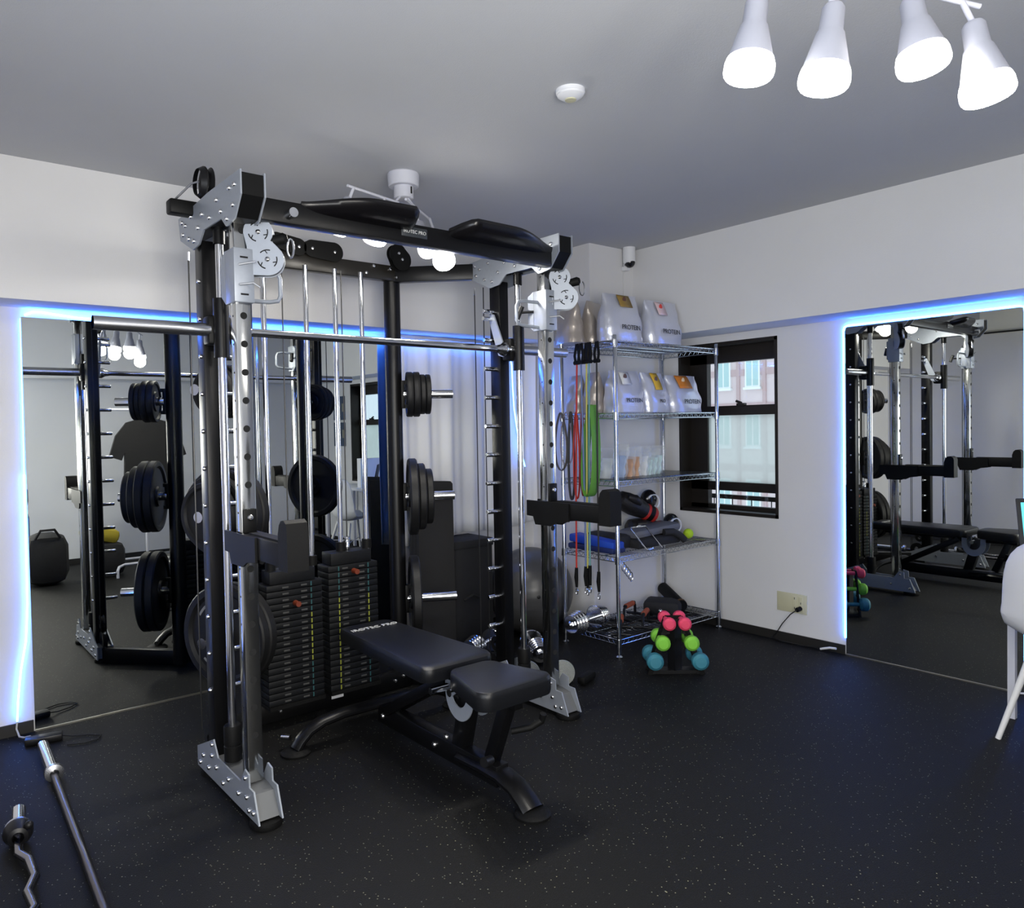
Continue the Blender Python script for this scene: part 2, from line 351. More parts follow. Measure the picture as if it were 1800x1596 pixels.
P = [(4.374, 2.161, 1.90), (4.374, 2.155, 1.922), (4.374, 2.135, 1.93)]+[(4.374, 2.0-.1*k, 1.929) for k in range(0, 7)]+[(4.374, 1.285, 1.929), (4.374, 1.262, 1.922), (4.374, 1.258, 1.90)]
MB().tube(P, .0045, 8).build('strip', LEDT, led2)
MB().tube([(4.374, 1.258, 1.90), (4.374, 1.258, .10)], .0045, 8).build('strip', LED, led2)
ad = T('power_adapter', 'flat black power adapter on the floor by the wall corner of the mirror', 'power adapter', (.52, 3.9, 0))
MB().bar((.455, 3.93, .017), (.60, 3.905, .017), .055, .03, bev=.006).build('case', PLA, ad)
MB().tube([(.60, 3.905, .015), (.64, 3.89, .006), (.70, 3.86, .005), (.74, 3.82, .005), (.72, 3.78, .005), (.66, 3.77, .005), (.60, 3.80, .005)], .003, 6).build('cord', CAB, ad)

# curtain
CUR = mat('sheer white curtain', (.9, .91, .92), .9, noise=.02, nscale=8)
def curtain_mb():
    m = MB(); nx, nz = 150, 14; V = []; F = []
    for i in range(nx+1):
        x = 2.42+(3.645-2.42)*i/nx
        for k in range(nz+1):
            f = k/nz; zb = .655+.045*min(1, max(0, (x-2.6)/.9)) + .012*sin(x*9)
            z = zb+(1.945-zb)*f
            y = 4.035+.016*sin(x*34+.8*sin(x*5))+.008*sin(x*71+1.3)*(1-f*.3)+.006*sin(z*3+x*8)
            V.append((x, y, z))
    for i in range(nx):
        for k in range(nz):
            a = i*(nz+1)+k; F.append((a, a+nz+1, a+nz+2, a+1))
    m._new(V, F, 0, True); return m
cu = curtain_mb().build('curtain', CUR); tag(cu, 'white curtain with soft folds beside the big mirror', 'curtain')
md = cu.modifiers.new('thick', 'SOLIDIFY'); md.thickness = .002
# ---------------------------------------------------------------- cable machine
XA, XB = 1.01, 2.49
mc = T('smith_machine', 'black and grey multi gym with chrome perforated uprights and cables', 'gym machine', (1.75, 2.9, 0))
HL = mat('drilled hole', (.006, .006, .006), .9)
for X in (XA, XB):
    m = MB(); m.box((X-.028, 2.648, .12), (X+.028, 2.704, 2.20), 0, bev=.004)
    for k in range(19):
        z = .29+.1*k
        m.cyl((X, 2.6475, z), (X, 2.649, z), .0125, seg=16, mi=1)
        for q in (-1, 1): m.cyl((X+q*.0285, 2.676, z), (X+q*.027, 2.676, z), .004, seg=8, mi=1)
    m.build('front_upright', [mat('polished drilled steel', (.56, .57, .57), .15, 1., noise=.05, nscale=20), HL], mc)
for X, q in ((XA, 1), (XB, -1)):
    up = MB().box((X-.03, 2.985, .09), (X+.03, 3.065, 2.12), bev=.004).build('rear_upright', BLK, mc)
    for k in range(12):
        z = .364+.1457*k; x = X+q*.03
        MB().lathe([(.0, .076), (.009, .076), (.011, .073), (.011, 0)], (x, 3.02, z), (q, 0, 0), 14).build('catch_pin', CHR, up)
        b = MB(); bolts(b, [(3.02, z)], 0, X-q*.03, .009, -q, .01); b.build('pin_nut', BOLT, up)
    gr = MB().cyl((X, 2.875, .26), (X, 2.875, 2.10), .0155, seg=24).build('guide_rod', CHR, mc)
    b = MB(); b.lathe([(.0, .0), (.033, 0), (.033, .055), (.031, .057), (.031, .062), (.033, .064), (.033, .128), (.030, .134), (0, .134)], (X, 2.875, .128)); b.build('bumper', RUB, gr)
    MB().lathe([(.022, 0), (.022, .05), (.028, .05), (.028, .06), (.022, .06)], (X, 2.875, 2.085)).build('top_collar', BLK, gr)
# grey gusset plates
top = [(2.53, 2.265), (2.53, 2.182), (2.59, 2.112), (2.655, 2.103), (2.675, 2.103), (2.72, 2.14), (2.91, 2.14), (2.965, 2.097), (3.04, 2.09), (3.19, 2.155), (3.21, 2.245), (2.85, 2.265)]
low = [(3.16, .025), (3.16, .104), (2.965, .188), (2.92, .13), (2.68, .125), (2.64, .182), (2.603, .174), (2.60, .129), (2.56, .128), (2.518, .025)]
tb = [(2.58, 2.225), (2.63, 2.225), (2.60, 2.16), (2.66, 2.125), (2.76, 2.215), (2.84, 2.17), (2.92, 2.20), (2.97, 2.16), (3.02, 2.12), (3.08, 2.14), (3.12, 2.20), (3.05, 2.22), (3.15, 2.17), (3.16, 2.22), (2.72, 2.165)]
lb = [(2.56, .055), (2.60, .05), (2.62, .09), (2.70, .075), (2.80, .09), (2.86, .055), (2.93, .09), (2.98, .12), (3.02, .06), (3.08, .09), (3.12, .05), (2.975, .165), (2.63, .155)]
for X in (XA, XB):
    for q in (-1, 1):
        a = X+q*.045; b_ = X+q*.039
        p = MB().prism(top, 0, a, b_).build('top_gusset_plate', GREY, mc)
        bolt_objs(tb if q < 0 else tb[::3], 0, a, .0095, q, p)
        p = MB().prism(low, 0, a, b_).build('foot_gusset_plate', GREY, mc)
        bolt_objs(lb if q < 0 else lb[::3], 0, a, .0095, q, p)
    MB().prism([(2.535, 2.258), (2.535, 2.184), (2.592, 2.118), (2.65, 2.112), (2.70, 2.15), (3.19, 2.16), (3.2, 2.24), (2.85, 2.258)], 0, X-.0385, X+.0385).build('top_side_rail', BLKM, mc)
    MB().prism([(3.15, .03), (3.15, .1), (2.92, .115), (2.64, .115), (2.585, .105), (2.538, .03)], 0, X-.0385, X+.0385).build('foot_rail', mat('grey painted steel', (.12, .125, .13), .5, .1), mc)
    MB().lathe([(0, 0), (.055, 0), (.058, .006), (.055, .022), (0, .024)], (X, 2.565, 0)).build('rubber_foot', RUB, mc)
    MB().lathe([(0, 0), (.05, 0), (.05, .02), (0, .024)], (X, 3.1, 0)).build('rubber_foot', RUB, mc)
# front beam with pull-up grips
MB().box((XA+.045, 2.575, 2.12), (XB-.045, 2.63, 2.20), bev=.006).build('front_beam', BLK, mc)
def grip(xc, flip, gl):
    # wide moulded pull-up grip: a flat wing swelling forward from the beam
    m = MB(); n = 26; V = []; F = []; seg = 12
    for i in range(n+1):
        t = i/n; x = xc+(t-.5)*gl
        u_ = (1-t) if flip else t; e = min(1, (u_/.12))**.6*min(1, ((1-u_)/.55))**.8; e = e*e*(3-2*e); sk = 1-.3*u_
        wy = .02+.11*e*(.6+.4*sk); hz = .018+.036*e
        yc = 2.575-.45*wy+.02; zc = 2.185+.016*e
        for k in range(seg):
            a = 2*pi*k/seg; c_, s_ = cos(a), sin(a)
            V.append((x, yc+wy*.62*math.copysign(abs(c_)**.7, c_), zc+hz*.5*math.copysign(abs(s_)**.7, s_)-.02*c_))
    for i in range(n):
        for k in range(seg): F.append((i*seg+k, i*seg+(k+1) % seg, (i+1)*seg+(k+1) % seg, (i+1)*seg+k))
    F += [tuple(range(seg)), tuple(n*seg+k for k in range(seg))]
    m._new(V, F, 0, True); return m
PGR = mat('glossy black moulding', (.006, .0055, .0065), .25, spec=.35)
grip(1.445, True, .48).build('pull_up_grip', PGR, mc); grip(2.16, False, .60).build('pull_up_grip', PGR, mc)
MB().cyl((1.155, 2.578, 2.15), (1.155, 2.53, 2.15), .017).build('chrome_stub', CHR, mc)
npl = MB().box((1.625, 2.571, 2.145), (1.748, 2.576, 2.185), bev=.003).build('name_plate', mat('dark name plate', (.03, .035, .04), .3), mc)
text('lettering', 'IROTEC PRO', .019, SLV, npl, (1.687, 2.5705, 2.166), (1, 0, 0), (0, 0, 1))
MB().cyl((2.165, 2.59, 2.2), (2.165, 2.59, 2.245), .022).box((2.15, 2.56, 2.235), (2.20, 2.60, 2.26), bev=.006).build('clamp_knob', PLA, mc)
# rear frame
for a, b in (((XA, 3.17), (1.34, 3.50)), ((XB, 3.17), (2.16, 3.50))):
    MB().bar((a[0], a[1], 2.2), (b[0], b[1], 2.2), .05, .08, bev=.004).build('rear_beam', BLK, mc)
    MB().bar((a[0], a[1]-.03, .048), (b[0], b[1], .048), .05, .09, bev=.004).build('base_beam', BLK, mc)
rb = MB().box((1.32, 3.475, 2.165), (2.18, 3.525, 2.245), bev=.004).build('rear_beam', mat('satin dark paint', (.022, .020, .017), .3, .2), mc)
bolt_objs([(2.02, 2.23), (1.975, 2.19), (2.12, 2.225), (2.16, 2.185), (1.42, 2.225), (1.46, 2.185)], 1, 3.475, .010, -1, rb)
bb = MB().box((1.33, 3.43, .004), (2.17, 3.49, .094), bev=.004).build('base_beam', BLK, mc)
bolt_objs([(1.385, .066), (1.435, .05), (2.07, .05), (2.12, .066)], 1, 3.43, .010, -1, bb)
MB().box((1.70, 3.428, .042), (1.765, 3.431, .064)).build('white_sticker', WHITE, bb)
PD = (.877, -.480)
for X, q in ((1.34, -1), (2.16, 1)):
    ps = MB().cyl((X, 3.53, .02), (X, 3.53, 2.24), .044, seg=28).build('rear_post', BLK, mc)
    for z in (1.565, 1.01, .455):
        d = Vector((q*PD[0], PD[1], 0)); o = Vector((X, 3.53, z))
        br = MB().bar(o+d*.03, o+d*.058, .04, .15, bev=.004).bar(o+d*.03+Vector((0, 0, .065)), o+d*.07+Vector((0, 0, .065)), .03, .02).bar(o+d*.03-Vector((0, 0, .065)), o+d*.07-Vector((0, 0, .065)), .03, .02).build('peg_bracket', BLKM, mc)
        MB().cyl(o+d*.05, o+d*.318, .0245, seg=24).build('plate_peg', CHR, br)
# weight stacks
STK = mat('weight stack plate', (.006, .0065, .0075), .5, noise=.2, nscale=120, spec=.2)
for n, (xa, xb, xr, zt) in enumerate(((1.345, 1.62, (1.39, 1.60), .73), (1.655, 1.925, (1.755, 1.90), .78))):
    xc = (xa+xb)/2
    for x in xr: MB().cyl((x, 3.40, .1), (x, 3.40, 2.17), .0125, seg=16).build('stack_rod', CHR, mc)
    npl_ = 19 if n == 0 else 20
    dz = (zt-.06-.11)/npl_
    for k in range(npl_):
        z = .11+dz*k
        p = MB().box((xa, 3.34, z+.0012), (xb, 3.46, z+dz-.0012), 0, bev=.003)
        for s_, w_ in ((-.062, .03), (.03, .03)): p.box((xc+s_, 3.3385, z+dz*.35), (xc+s_+w_, 3.341, z+dz*.6), 1)
        p.box((xc+.078, 3.3385, z+dz*.15), (xc+.084, 3.341, z+dz*.85), 2 if k < npl_-5 and k > npl_-14 else 3)
        if n == 1: p.box((xc-.084, 3.3385, z+dz*.15), (xc-.078, 3.341, z+dz*.85), 2 if k < npl_-5 else 3)
        p.build('stack_plate', [STK, mat('stack number paint', (.05, .05, .048), .6), mat('yellow stack mark', (.22, .24, .025), .6), mat('teal stack mark', (.015, .07, .075), .6)], mc)
    cp = MB().box((xa+.02, 3.35, zt-.06), (xb-.03, 3.45, zt), bev=.004).build('stack_cap', STK, mc)
    for x in xr: MB().cyl((x, 3.40, zt), (x, 3.40, zt+.045), .024, seg=16).build('stack_bumper', RUB, cp)
    MB().cyl((xc, 3.34, zt-.155 if n == 0 else zt-.095), (xc, 3.30, zt-.155 if n == 0 else zt-.095), .013, seg=14).build('selector_pin', mat('dark orange plastic', (.14, .02, .004), .6), mc)
    MB().cyl((xc, 3.40, zt), (xc, 3.40, 2.165), .003, seg=6).build('cable', CAB, mc)
    MB().lathe([(.010, 0), (.013, .01), (.013, .03), (.006, .04), (.006, .055), (.015, .058), (.015, .068), (0, .07)], (xc, 3.40, zt)).build('cable_fitting', CHR, cp)
    MB().box((xa+.0, 3.33, .094), (xb, 3.47, .11)).build('stack_seat', RUB, mc)
# pulleys on the rear beam
def pulley_bracket(p0, p1, y, r=.045, name='pulley_bracket'):
    m = MB(); n = 14
    d = Vector((p1[0]-p0[0], p1[1]-p0[1])); a0 = math.atan2(d.y, d.x)
    pts = [(p0[0]+r*cos(a0+pi/2+pi*i/n), p0[1]+r*sin(a0+pi/2+pi*i/n)) for i in range(n+1)]+[(p1[0]+r*1.15*cos(a0-pi/2+pi*i/n), p1[1]+r*1.15*sin(a0-pi/2+pi*i/n)) for i in range(n+1)]
    for s_ in (0, .034): m.prism(pts, 1, y+s_, y+s_+.004)
    o = m.build(name, BLKM, mc)
    for p in (p0, p1):
        MB().lathe([(r*.8, 0), (r*.65, .01), (r*.8, .022), (r*.3, .022), (r*.3, 0), (r*.8, 0)], (p[0], y+.008, p[1]), (0, 1, 0)).build('pulley_wheel', PLA, o)
    bolt_objs([p0, p1], 1, y, .009, -1, o)
pulley_bracket((1.67, 2.272), (1.79, 2.268), 3.46, .042); pulley_bracket((1.49, 2.29), (1.60, 2.27), 3.46, .036)
pulley_bracket((2.14, 2.30), (2.16, 2.27), 3.42, .05)
pb = MB().lathe([(.062, 0), (.048, .012), (.062, .024), (.02, .024), (.02, 0), (.062, 0)], (.99, 2.97, 2.335), (1, 0, 0)).lathe([(.05, 0), (.062, .02)], (.965, 2.97, 2.335), (1, 0, 0)).build('top_pulley', PLA, mc)
MB().box((.88, 3.02, 2.22), (1.0, 3.08, 2.275), bev=.008).build('pulley_arm', BLKM, mc)
MB().tube([(.90, 3.05, 2.27), (.95, 2.99, 2.33), (.97, 2.96, 2.335)], .004, 6).build('spring_clip', STEEL, mc)
# cables running down the sides
for X, q in ((XA, -1), (XB, 1)):
    xa_, xb_ = (X-.022, X+.008) if q < 0 else (X-.045, X+.014)
    MB().cyl((xa_, 3.17, .16), (xa_, 3.17, 2.10), .003, seg=6).build('cable', CAB, mc)
    MB().cyl((xb_, 3.17, .16), (xb_, 3.17, 2.12), .003, seg=6).build('cable', CAB, mc)
    MB().cyl((X, 2.72, .25), (X, 2.72, 2.05), .003, seg=6).build('cable', CAB, mc)
    MB().cyl((xa_, 3.17, 2.075), (xa_, 3.17, 2.11), .005, seg=8).build('cable_fitting', CHR, mc)
    bp = MB().lathe([(.055, 0), (.042, .012), (.055, .024), (.02, .024), (.02, 0), (.055, 0)], (X-.012, 3.12, .13), (1, 0, 0)).build('bottom_pulley', PLA, mc)
    MB().lathe([(.04, 0), (.03, .012), (.04, .024), (.015, .024), (.015, 0), (.04, 0)], (X-.012, 3.09, .24), (1, 0, 0)).build('bottom_pulley', PLA, mc)
# pulley carriages on the uprights
def carriage(X, q):
    z0, z1 = 1.835, 2.025
    c = MB().box((X-.036, 2.632, z0), (X+.036, 2.72, z1), bev=.003)
    c.prism([(2.72, z0), (2.72, z1), (2.76, z1-.02), (2.76, z0+.03)], 0, X-.036, X-.032)
    c.box((X-.014, 2.6305, z0+.025), (X+.014, 2.633, z0+.031), 1).box((X-.014, 2.6305, z1-.035), (X+.014, 2.633, z1-.029), 1)
    c = c.build('pulley_carriage', [GREY, HL], mc)
    # double pulley housing swivelled towards the middle of the room
    phi = radians(60 if q > 0 else 50); MX = Matrix.Translation((X, 2.676, 0)) @ Matrix.Rotation(phi, 4, 'Z')
    def put(mb_, name, m_, par):
        bmesh.ops.transform(mb_.bm, matrix=MX, verts=mb_.bm.verts[:]); return mb_.build(name, m_, par)
    c1, r1, c2, r2 = (-.070, 2.086), .051, (-.100, 1.990), .057
    def pea(k=0.):
        a = []
        for i in range(17): t = radians(-20+i*(235/16)); a.append((c1[0]+(r1+k)*cos(t), c1[1]+(r1+k)*sin(t)))
        a.append((-.128-k*.6, 2.042))
        for i in range(14): t = radians(150+i*(120/13)); a.append((c2[0]+(r2+k)*cos(t), c2[1]+(r2+k)*sin(t)))
        a += [(-.03, 1.935), (-.03, 1.99), (-.030, 2.035)]
        return a
    h = MB()
    for s_ in (-.022, .018): h.prism(pea(), 0, s_, s_+.004)
    for cc in (c1, c2):
        for k in range(3):
            t0 = radians(75+120*k)
            h.tube([(-.0225, cc[0]+.033*cos(t0+radians(j*8)), cc[1]+.033*sin(t0+radians(j*8))) for j in range(-4, 5)], .0022, 5, 1)
            h.tube([(-.0225, cc[0]+.033*cos(t0), cc[1]+.033*sin(t0)), (-.0225, cc[0]+.021*cos(t0+.25), cc[1]+.021*sin(t0+.25))], .0018, 5, 1)
        h.lathe([(.009, 0), (.009, .003), (.004, .007), (0, .008)], (-.022, *cc), (-1, 0, 0), 10, 2)
    h.box((-.03, -.035, 1.955), (.03, -.026, 2.0)).box((-.018, -.06, 1.94), (.018, -.026, 1.975))
    put(h, 'pulley_housing', [GREY, HL, BOLT], c)
    put(MB().prism(pea(-.004), 0, -.0175, .0175), 'pulley_wheels', PLA, c)
    put(MB().lathe([(.006, .0), (.019, .0), (.021, .04), (.012, .052), (0, .052)], (0, -.118, 2.06), (0, -1, .25)), 'cable_stop', RUB, c)
    put(MB().tube([(.004*sin(a_*pi/8), -.178-.012*cos(a_*pi/8), 2.035+.034*sin(a_*pi/8)) for a_ in range(16)], .0042, 6, closed=True), 'carabiner', STEEL, c)
    # bent lifting handle towards the inside
    hx = X+q*.036
    MB().tube([(hx, 2.69, 1.97), (hx+q*.08, 2.70, 1.972), (hx+q*.115, 2.70, 1.965), (hx+q*.125, 2.70, 1.945), (hx+q*.125, 2.70, 1.88), (hx+q*.115, 2.70, 1.862), (hx+q*.08, 2.70, 1.855), (hx, 2.69, 1.852)], .008, 10).build('handle', GREY, c)
    MB().cyl((hx, 2.72, 1.93), (hx+q*.03, 2.77, 1.93), .006).cyl((hx+q*.03, 2.77, 1.96), (hx+q*.045, 2.79, 1.90), .013).build('lock_knob', PLA, c)
    MB().tube([(X-.02, 2.63, 1.965), (X+.01, 2.615, 1.972), (X+.03, 2.60, 1.975)], .0035, 6).tube([(X-.02, 2.625, 1.895), (X+.02, 2.60, 1.90), (X+.04, 2.59, 1.885)], .0035, 6).build('pin_bolt', mat('dull steel', (.35, .36, .38), .5, .5), c)
    return c
carriage(XA, 1); carriage(XB, -1)

# smith barbell riding on the guide rods
bz, by = 1.766, 2.905
sb = T('smith_barbell', 'chrome barbell riding across the machine on its guide rods', 'barbell', (1.71, by, bz))
MB().cyl((.97, by, bz), (2.45, by, bz), .0165, seg=24).build('shaft', CHR, sb)
MB().cyl((.578, by, bz), (.975, by, bz), .0245, seg=28).lathe([(.0245, 0), (.0, 0)], (.578, by, bz), (1, 0, 0)).build('sleeve', STEEL, sb)
MB().cyl((2.45, by, bz), (2.842, by, bz), .0245, seg=28).build('sleeve', STEEL, sb)
for X, q in ((XA, 1), (XB, -1)):
    MB().lathe([(.017, 0), (.026, -.004), (.034, -.015), (.034, -.03), (.022, -.05), (.017, -.075)], (X-q*.0+q*.05, by, bz), (-q, 0, 0)).build('end_collar', CHR, sb)
    sl = MB().lathe([(.016, 1.66), (.0285, 1.66), (.0285, 1.882), (.016, 1.882)], (X, 2.875, 0)).build('slider', BLK, sb)
    MB().box((X-.045, by-.02, bz-.055), (X+.045, by+.05, bz+.055), bev=.012).build('bearing_block', BLKM, sb)
    hk = MB().prism([(3.0, 1.95), (3.02, 1.955), (3.04, 1.935), (2.99, 1.80), (2.965, 1.74), (2.93, 1.73), (2.92, 1.78)], 0, X+q*.05, X+q*.058).build('safety_hook', GREY, sb)
    MB().cyl((X+q*.058, 3.02, 1.93), (X+q*.11, 3.02, 1.93), .010).build('hook_stud', CHR, hk)

# spotter arms
for i, (X, lab) in enumerate(((XA, 'black safety arm jutting forward from the near upright'), (XB, 'black safety arm jutting forward from the far upright'))):
    sa = T('safety_arm', lab, 'safety arm', (X, 2.65, .98))
    MB().prism([(2.79, 1.02), (2.79, .945), (2.745, .943), (2.73, .905), (2.615, .905), (2.58, .925), (2.26, .945), (2.21, .935), (2.165, .935), (2.165, 1.02)], 0, X-.029, X+.029).build('beam', BLKM, sa) if False else None
    for s_ in (-.040, .032): MB().prism([(2.79, 1.02), (2.79, .945), (2.745, .943), (2.73, .905), (2.62, .905), (2.58, .925), (2.50, .935), (2.50, 1.02)], 0, X+s_, X+s_+.008).build('saddle_plate', BLKM, sa)
    MB().box((X-.032, 2.28, .943), (X+.032, 2.646, 1.02), bev=.004).build('beam', BLKM, sa)
    MB().prism([(2.315, .935), (2.245, .935), (2.245, 1.07), (2.252, 1.088), (2.27, 1.098), (2.29, 1.095), (2.305, 1.08), (2.315, 1.05)], 0, X-.036, X+.036).build('end_stop', RUB, sa)
    bk = MB().box((X-.024, 2.638, 1.02), (X+.024, 2.646, 1.105), bev=.003).build('bracket', BLKM, sa)
    b = MB(); b.lathe([(.012, 0), (.012, .004), (.008, .009), (0, .01)], (X, 2.638, 1.075), (0, -1, 0), 12); b.build('bolt', BOLT, bk)
    MB().box((X-.02, 2.30, 1.018), (X+.02, 2.60, 1.026)).build('wear_strip', RUB, sa)

# weight plates on the pegs
def plate(r, t, label, x, z, q, grp, lettered=False):
    p = T('weight_plate', label, 'weight plate', x, grp)
    dv = Vector((q*PD[0], PD[1], 0)); sd = Vector((-dv.y, dv.x, 0))
    prof = [(.027, 0), (.055, 0), (.06, t*.25), (r*.80, t*.25), (r*.86, 0), (r*.97, 0), (r, t*.15), (r, t*.85), (r*.97, t), (r*.86, t), (r*.80, t*.75), (.06, t*.75), (.055, t), (.027, t), (.027, 0)]
    MB().lathe(prof, x, dv, 44).build('disc', IRON, p)
    if lettered:
        for a0 in (.6, 2.2, 3.9, 5.4):
            f = MB(); arc = []
            for j in range(7):
                a = a0+j*.065; arc.append(x+dv*(t*.775)+(sd*cos(a)+Vector((0, 0, 1))*sin(a))*r*.70)
            f.tube(arc, 1, 6, flat=(.006, .0012), up=sd*cos(a0+.2)+Vector((0, 0, 1))*sin(a0+.2)); f.build('raised_marking', mat('worn cast lettering', (.22, .22, .21), .5), p)
    return p
def stack(q, z, specs, side, lvl):
    X = (1.34, 2.16)[q > 0]; x = .066 if q > 0 else .092
    for i, (r, t) in enumerate(specs):
        pos = ('innermost', 'second', 'third', 'outermost')[i] if len(specs) == 4 else ('innermost', 'middle', 'outermost')[i] if len(specs) == 3 else ('inner', 'outer')[i] if len(specs) == 2 else 'only'
        sz = 'small' if r < .14 else 'large'
        plate(r, t, f'{sz} black weight plate, {pos} on the {lvl} peg of the {side} post', Vector((X+q*PD[0]*x, 3.53+PD[1]*x, z)), None, q, f'plates on the {lvl} peg of the {side} post', r > .17)
        x += t+.003
stack(1, 1.565, [(.122, .034), (.122, .034), (.108, .026), (.108, .026)], 'right', 'top')
stack(-1, 1.565, [(.122, .034), (.122, .034), (.108, .026), (.108, .026)], 'left', 'top')
stack(1, 1.01, [(.208, .046), (.180, .040), (.150, .036)], 'right', 'middle')
stack(-1, 1.01, [(.208, .046), (.208, .046), (.180, .040), (.15, .036)], 'left', 'middle')
stack(1, .455, [(.232, .048)], 'right', 'bottom')
stack(-1, .455, [(.232, .048), (.232, .048)], 'left', 'bottom')
# ---------------------------------------------------------------- adjustable bench
bn = T('weight_bench', 'black padded adjustable bench in front of the weight stacks', 'bench', (1.75, 2.6, 0))
def pad(y0, y1, w0, w1, z, th, r, name, xc=1.755):
    n = 8; pts = []
    def corner(cx, cy, a0):
        return [(cx+r*cos(a0+pi/2*i/n), cy+r*sin(a0+pi/2*i/n)) for i in range(n+1)]
    pts = corner(xc+w0/2-r, y0+r, -pi/2)+corner(xc+w1/2-r, y1-r, 0)+corner(xc-w1/2+r, y1-r, pi/2)+corner(xc-w0/2+r, y0+r, pi)
    m = MB(); V = []; N = len(pts); c = Vector((xc, (y0+y1)/2))
    lay = [(.86, 0), (.985, .006), (1., .018), (1., th-.022), (.992, th-.010), (.965, th-.003), (.90, th)]
    for s_, h in lay:
        for p in pts: q = c+(Vector(p)-c)*s_; V.append((q.x, q.y, z-th+h))
    F = [(j*N+i, j*N+(i+1) % N, (j+1)*N+(i+1) % N, (j+1)*N+i) for j in range(len(lay)-1) for i in range(N)]
    F += [tuple(range(N-1, -1, -1)), tuple((len(lay)-1)*N+i for i in range(N))]
    m._new(V, F, 0, True); return m.build(name, LEA, bn)
bp_ = pad(2.385, 3.18, .34, .265, .468, .068, .045, 'back_pad', 1.742); sp_ = pad(2.02, 2.335, .34, .22, .468, .075, .05, 'seat_pad', 1.735)
text('lettering', 'IROTEC PRO', .042, SLV, bp_, (1.742, 3.06, .4692), (1, 0, 0), (0, 1, 0))
BM = bn
MB().box((1.735, 2.42, .37), (1.775, 3.08, .40), bev=.003).box((1.68, 2.5, .378), (1.83, 2.54, .40)).box((1.68, 2.9, .378), (1.83, 2.94, .40)).build('back_frame', BLK, BM)
MB().box((1.735, 2.06, .36), (1.775, 2.30, .40), bev=.003).build('seat_frame', BLK, BM)
m = MB().bar((1.755, 2.16, .085), (1.755, 3.02, .085), .06, .08, bev=.004)
m.build('base_beam', BLK, BM)
MB().bar((1.755, 2.42, .09), (1.755, 2.34, .385), .055, .07, bev=.004).build('upright', BLK, BM)
MB().bar((1.755, 2.22, .13), (1.755, 2.12, .37), .045, .05, bev=.004).build('seat_post', BLK, BM)
MB().bar((1.725, 2.95, .11), (1.725, 2.48, .375), .02, .045, bev=.003).bar((1.785, 2.95, .11), (1.785, 2.48, .375), .02, .045, bev=.003).build('back_strut', BLK, BM)
# curved feet
def arch(name, pts, w, h):
    MB().tube(pts, 1, 12, flat=(w, h), up=(0, 0, 1)).build(name, BLK, BM)
P = [(1.755+s_*.02*k if False else 1.755+x, 3.04, z) for x, z in ((-.42, .022), (-.40, .05), (-.36, .085), (-.30, .108), (-.2, .12), (0, .12), (.2, .12), (.30, .108), (.36, .085), (.40, .05), (.42, .022)) for s_ in (1,) for k in (0,)]
MB().tube(P, 1, 14, flat=(.022, .038), up=(0, 0, 1)).build('rear_foot', BLK, BM)
for x in (-.42, .42): MB().lathe([(0, 0), (.062, 0), (.064, .01), (.05, .022), (0, .025)], (1.755+x, 3.04, 0)).build('rubber_foot', RUB, BM)
P = [(1.755, 2.40, .085), (1.755, 2.25, .09), (1.755, 2.15, .088), (1.755, 2.07, .07), (1.755, 2.02, .04), (1.755, 1.995, .018)]
MB().tube(P, 1, 14, flat=(.026, .05), up=(0, 0, 1)).build('front_foot', BLK, BM)
MB().lathe([(0, 0), (.064, 0), (.066, .01), (.052, .022), (0, .025)], (1.755, 1.995, 0)).build('rubber_foot', RUB, BM)
# grey C-shaped angle plates under the hinge
for x in (1.705, 1.80):
    m = MB(); n = 20; oo = []; ii = []
    for i in range(n+1):
        a = pi+pi*i/n; oo.append((2.36+.088*cos(a), .345+.10*sin(a))); ii.append((2.36+.050*cos(a), .352+.055*sin(a)))
    V = [(x, *p) for p in oo]+[(x, *p) for p in ii]+[(x+.006, *p) for p in oo]+[(x+.006, *p) for p in ii]; q = n+1; F = []
    for i in range(n): F += [(i, i+1, q+i+1, q+i), (2*q+i, 3*q+i, 3*q+i+1, 2*q+i+1), (i, 2*q+i, 2*q+i+1, i+1), (q+i, q+i+1, 3*q+i+1, 3*q+i)]
    F += [(0, q, 3*q, 2*q), (n, 2*q+n, 3*q+n, q+n)]
    m._new(V, F); m.box((x, 2.272, .345), (x+.006, 2.31, .39)).box((x, 2.41, .345), (x+.006, 2.448, .39)).build('angle_plate', GREY, BM)
MB().cyl((1.66, 2.36, .365), (1.85, 2.36, .365), .016).cyl((1.60, 2.40, .375), (1.68, 2.40, .375), .014).build('hinge_rod', CHR, BM)
b = MB()
for (x, y, z) in ((1.724, 2.97, .085), (1.724, 2.56, .085), (1.724, 2.20, .085), (1.7, 2.44, .16)): b.lathe([(.014, 0), (.014, .004), (.010, .010), (0, .012)], (x, y, z), (-1, 0, 0), 12)
b.build('bolts', BOLT, BM)
MB().cyl((1.70, 2.16, .16), (1.66, 2.15, .165), .018).build('knob', PLA, BM)
MB().tube([(1.80, 2.16, .24), (1.86, 2.12, .25), (1.90, 2.10, .27), (1.90, 2.09, .30)], .013, 10).build('pull_handle', RUB, BM)
MB().cyl((1.33, 3.08, .06), (1.31, 3.12, .055), .012).build('foot_bolt', BOLT, BM)

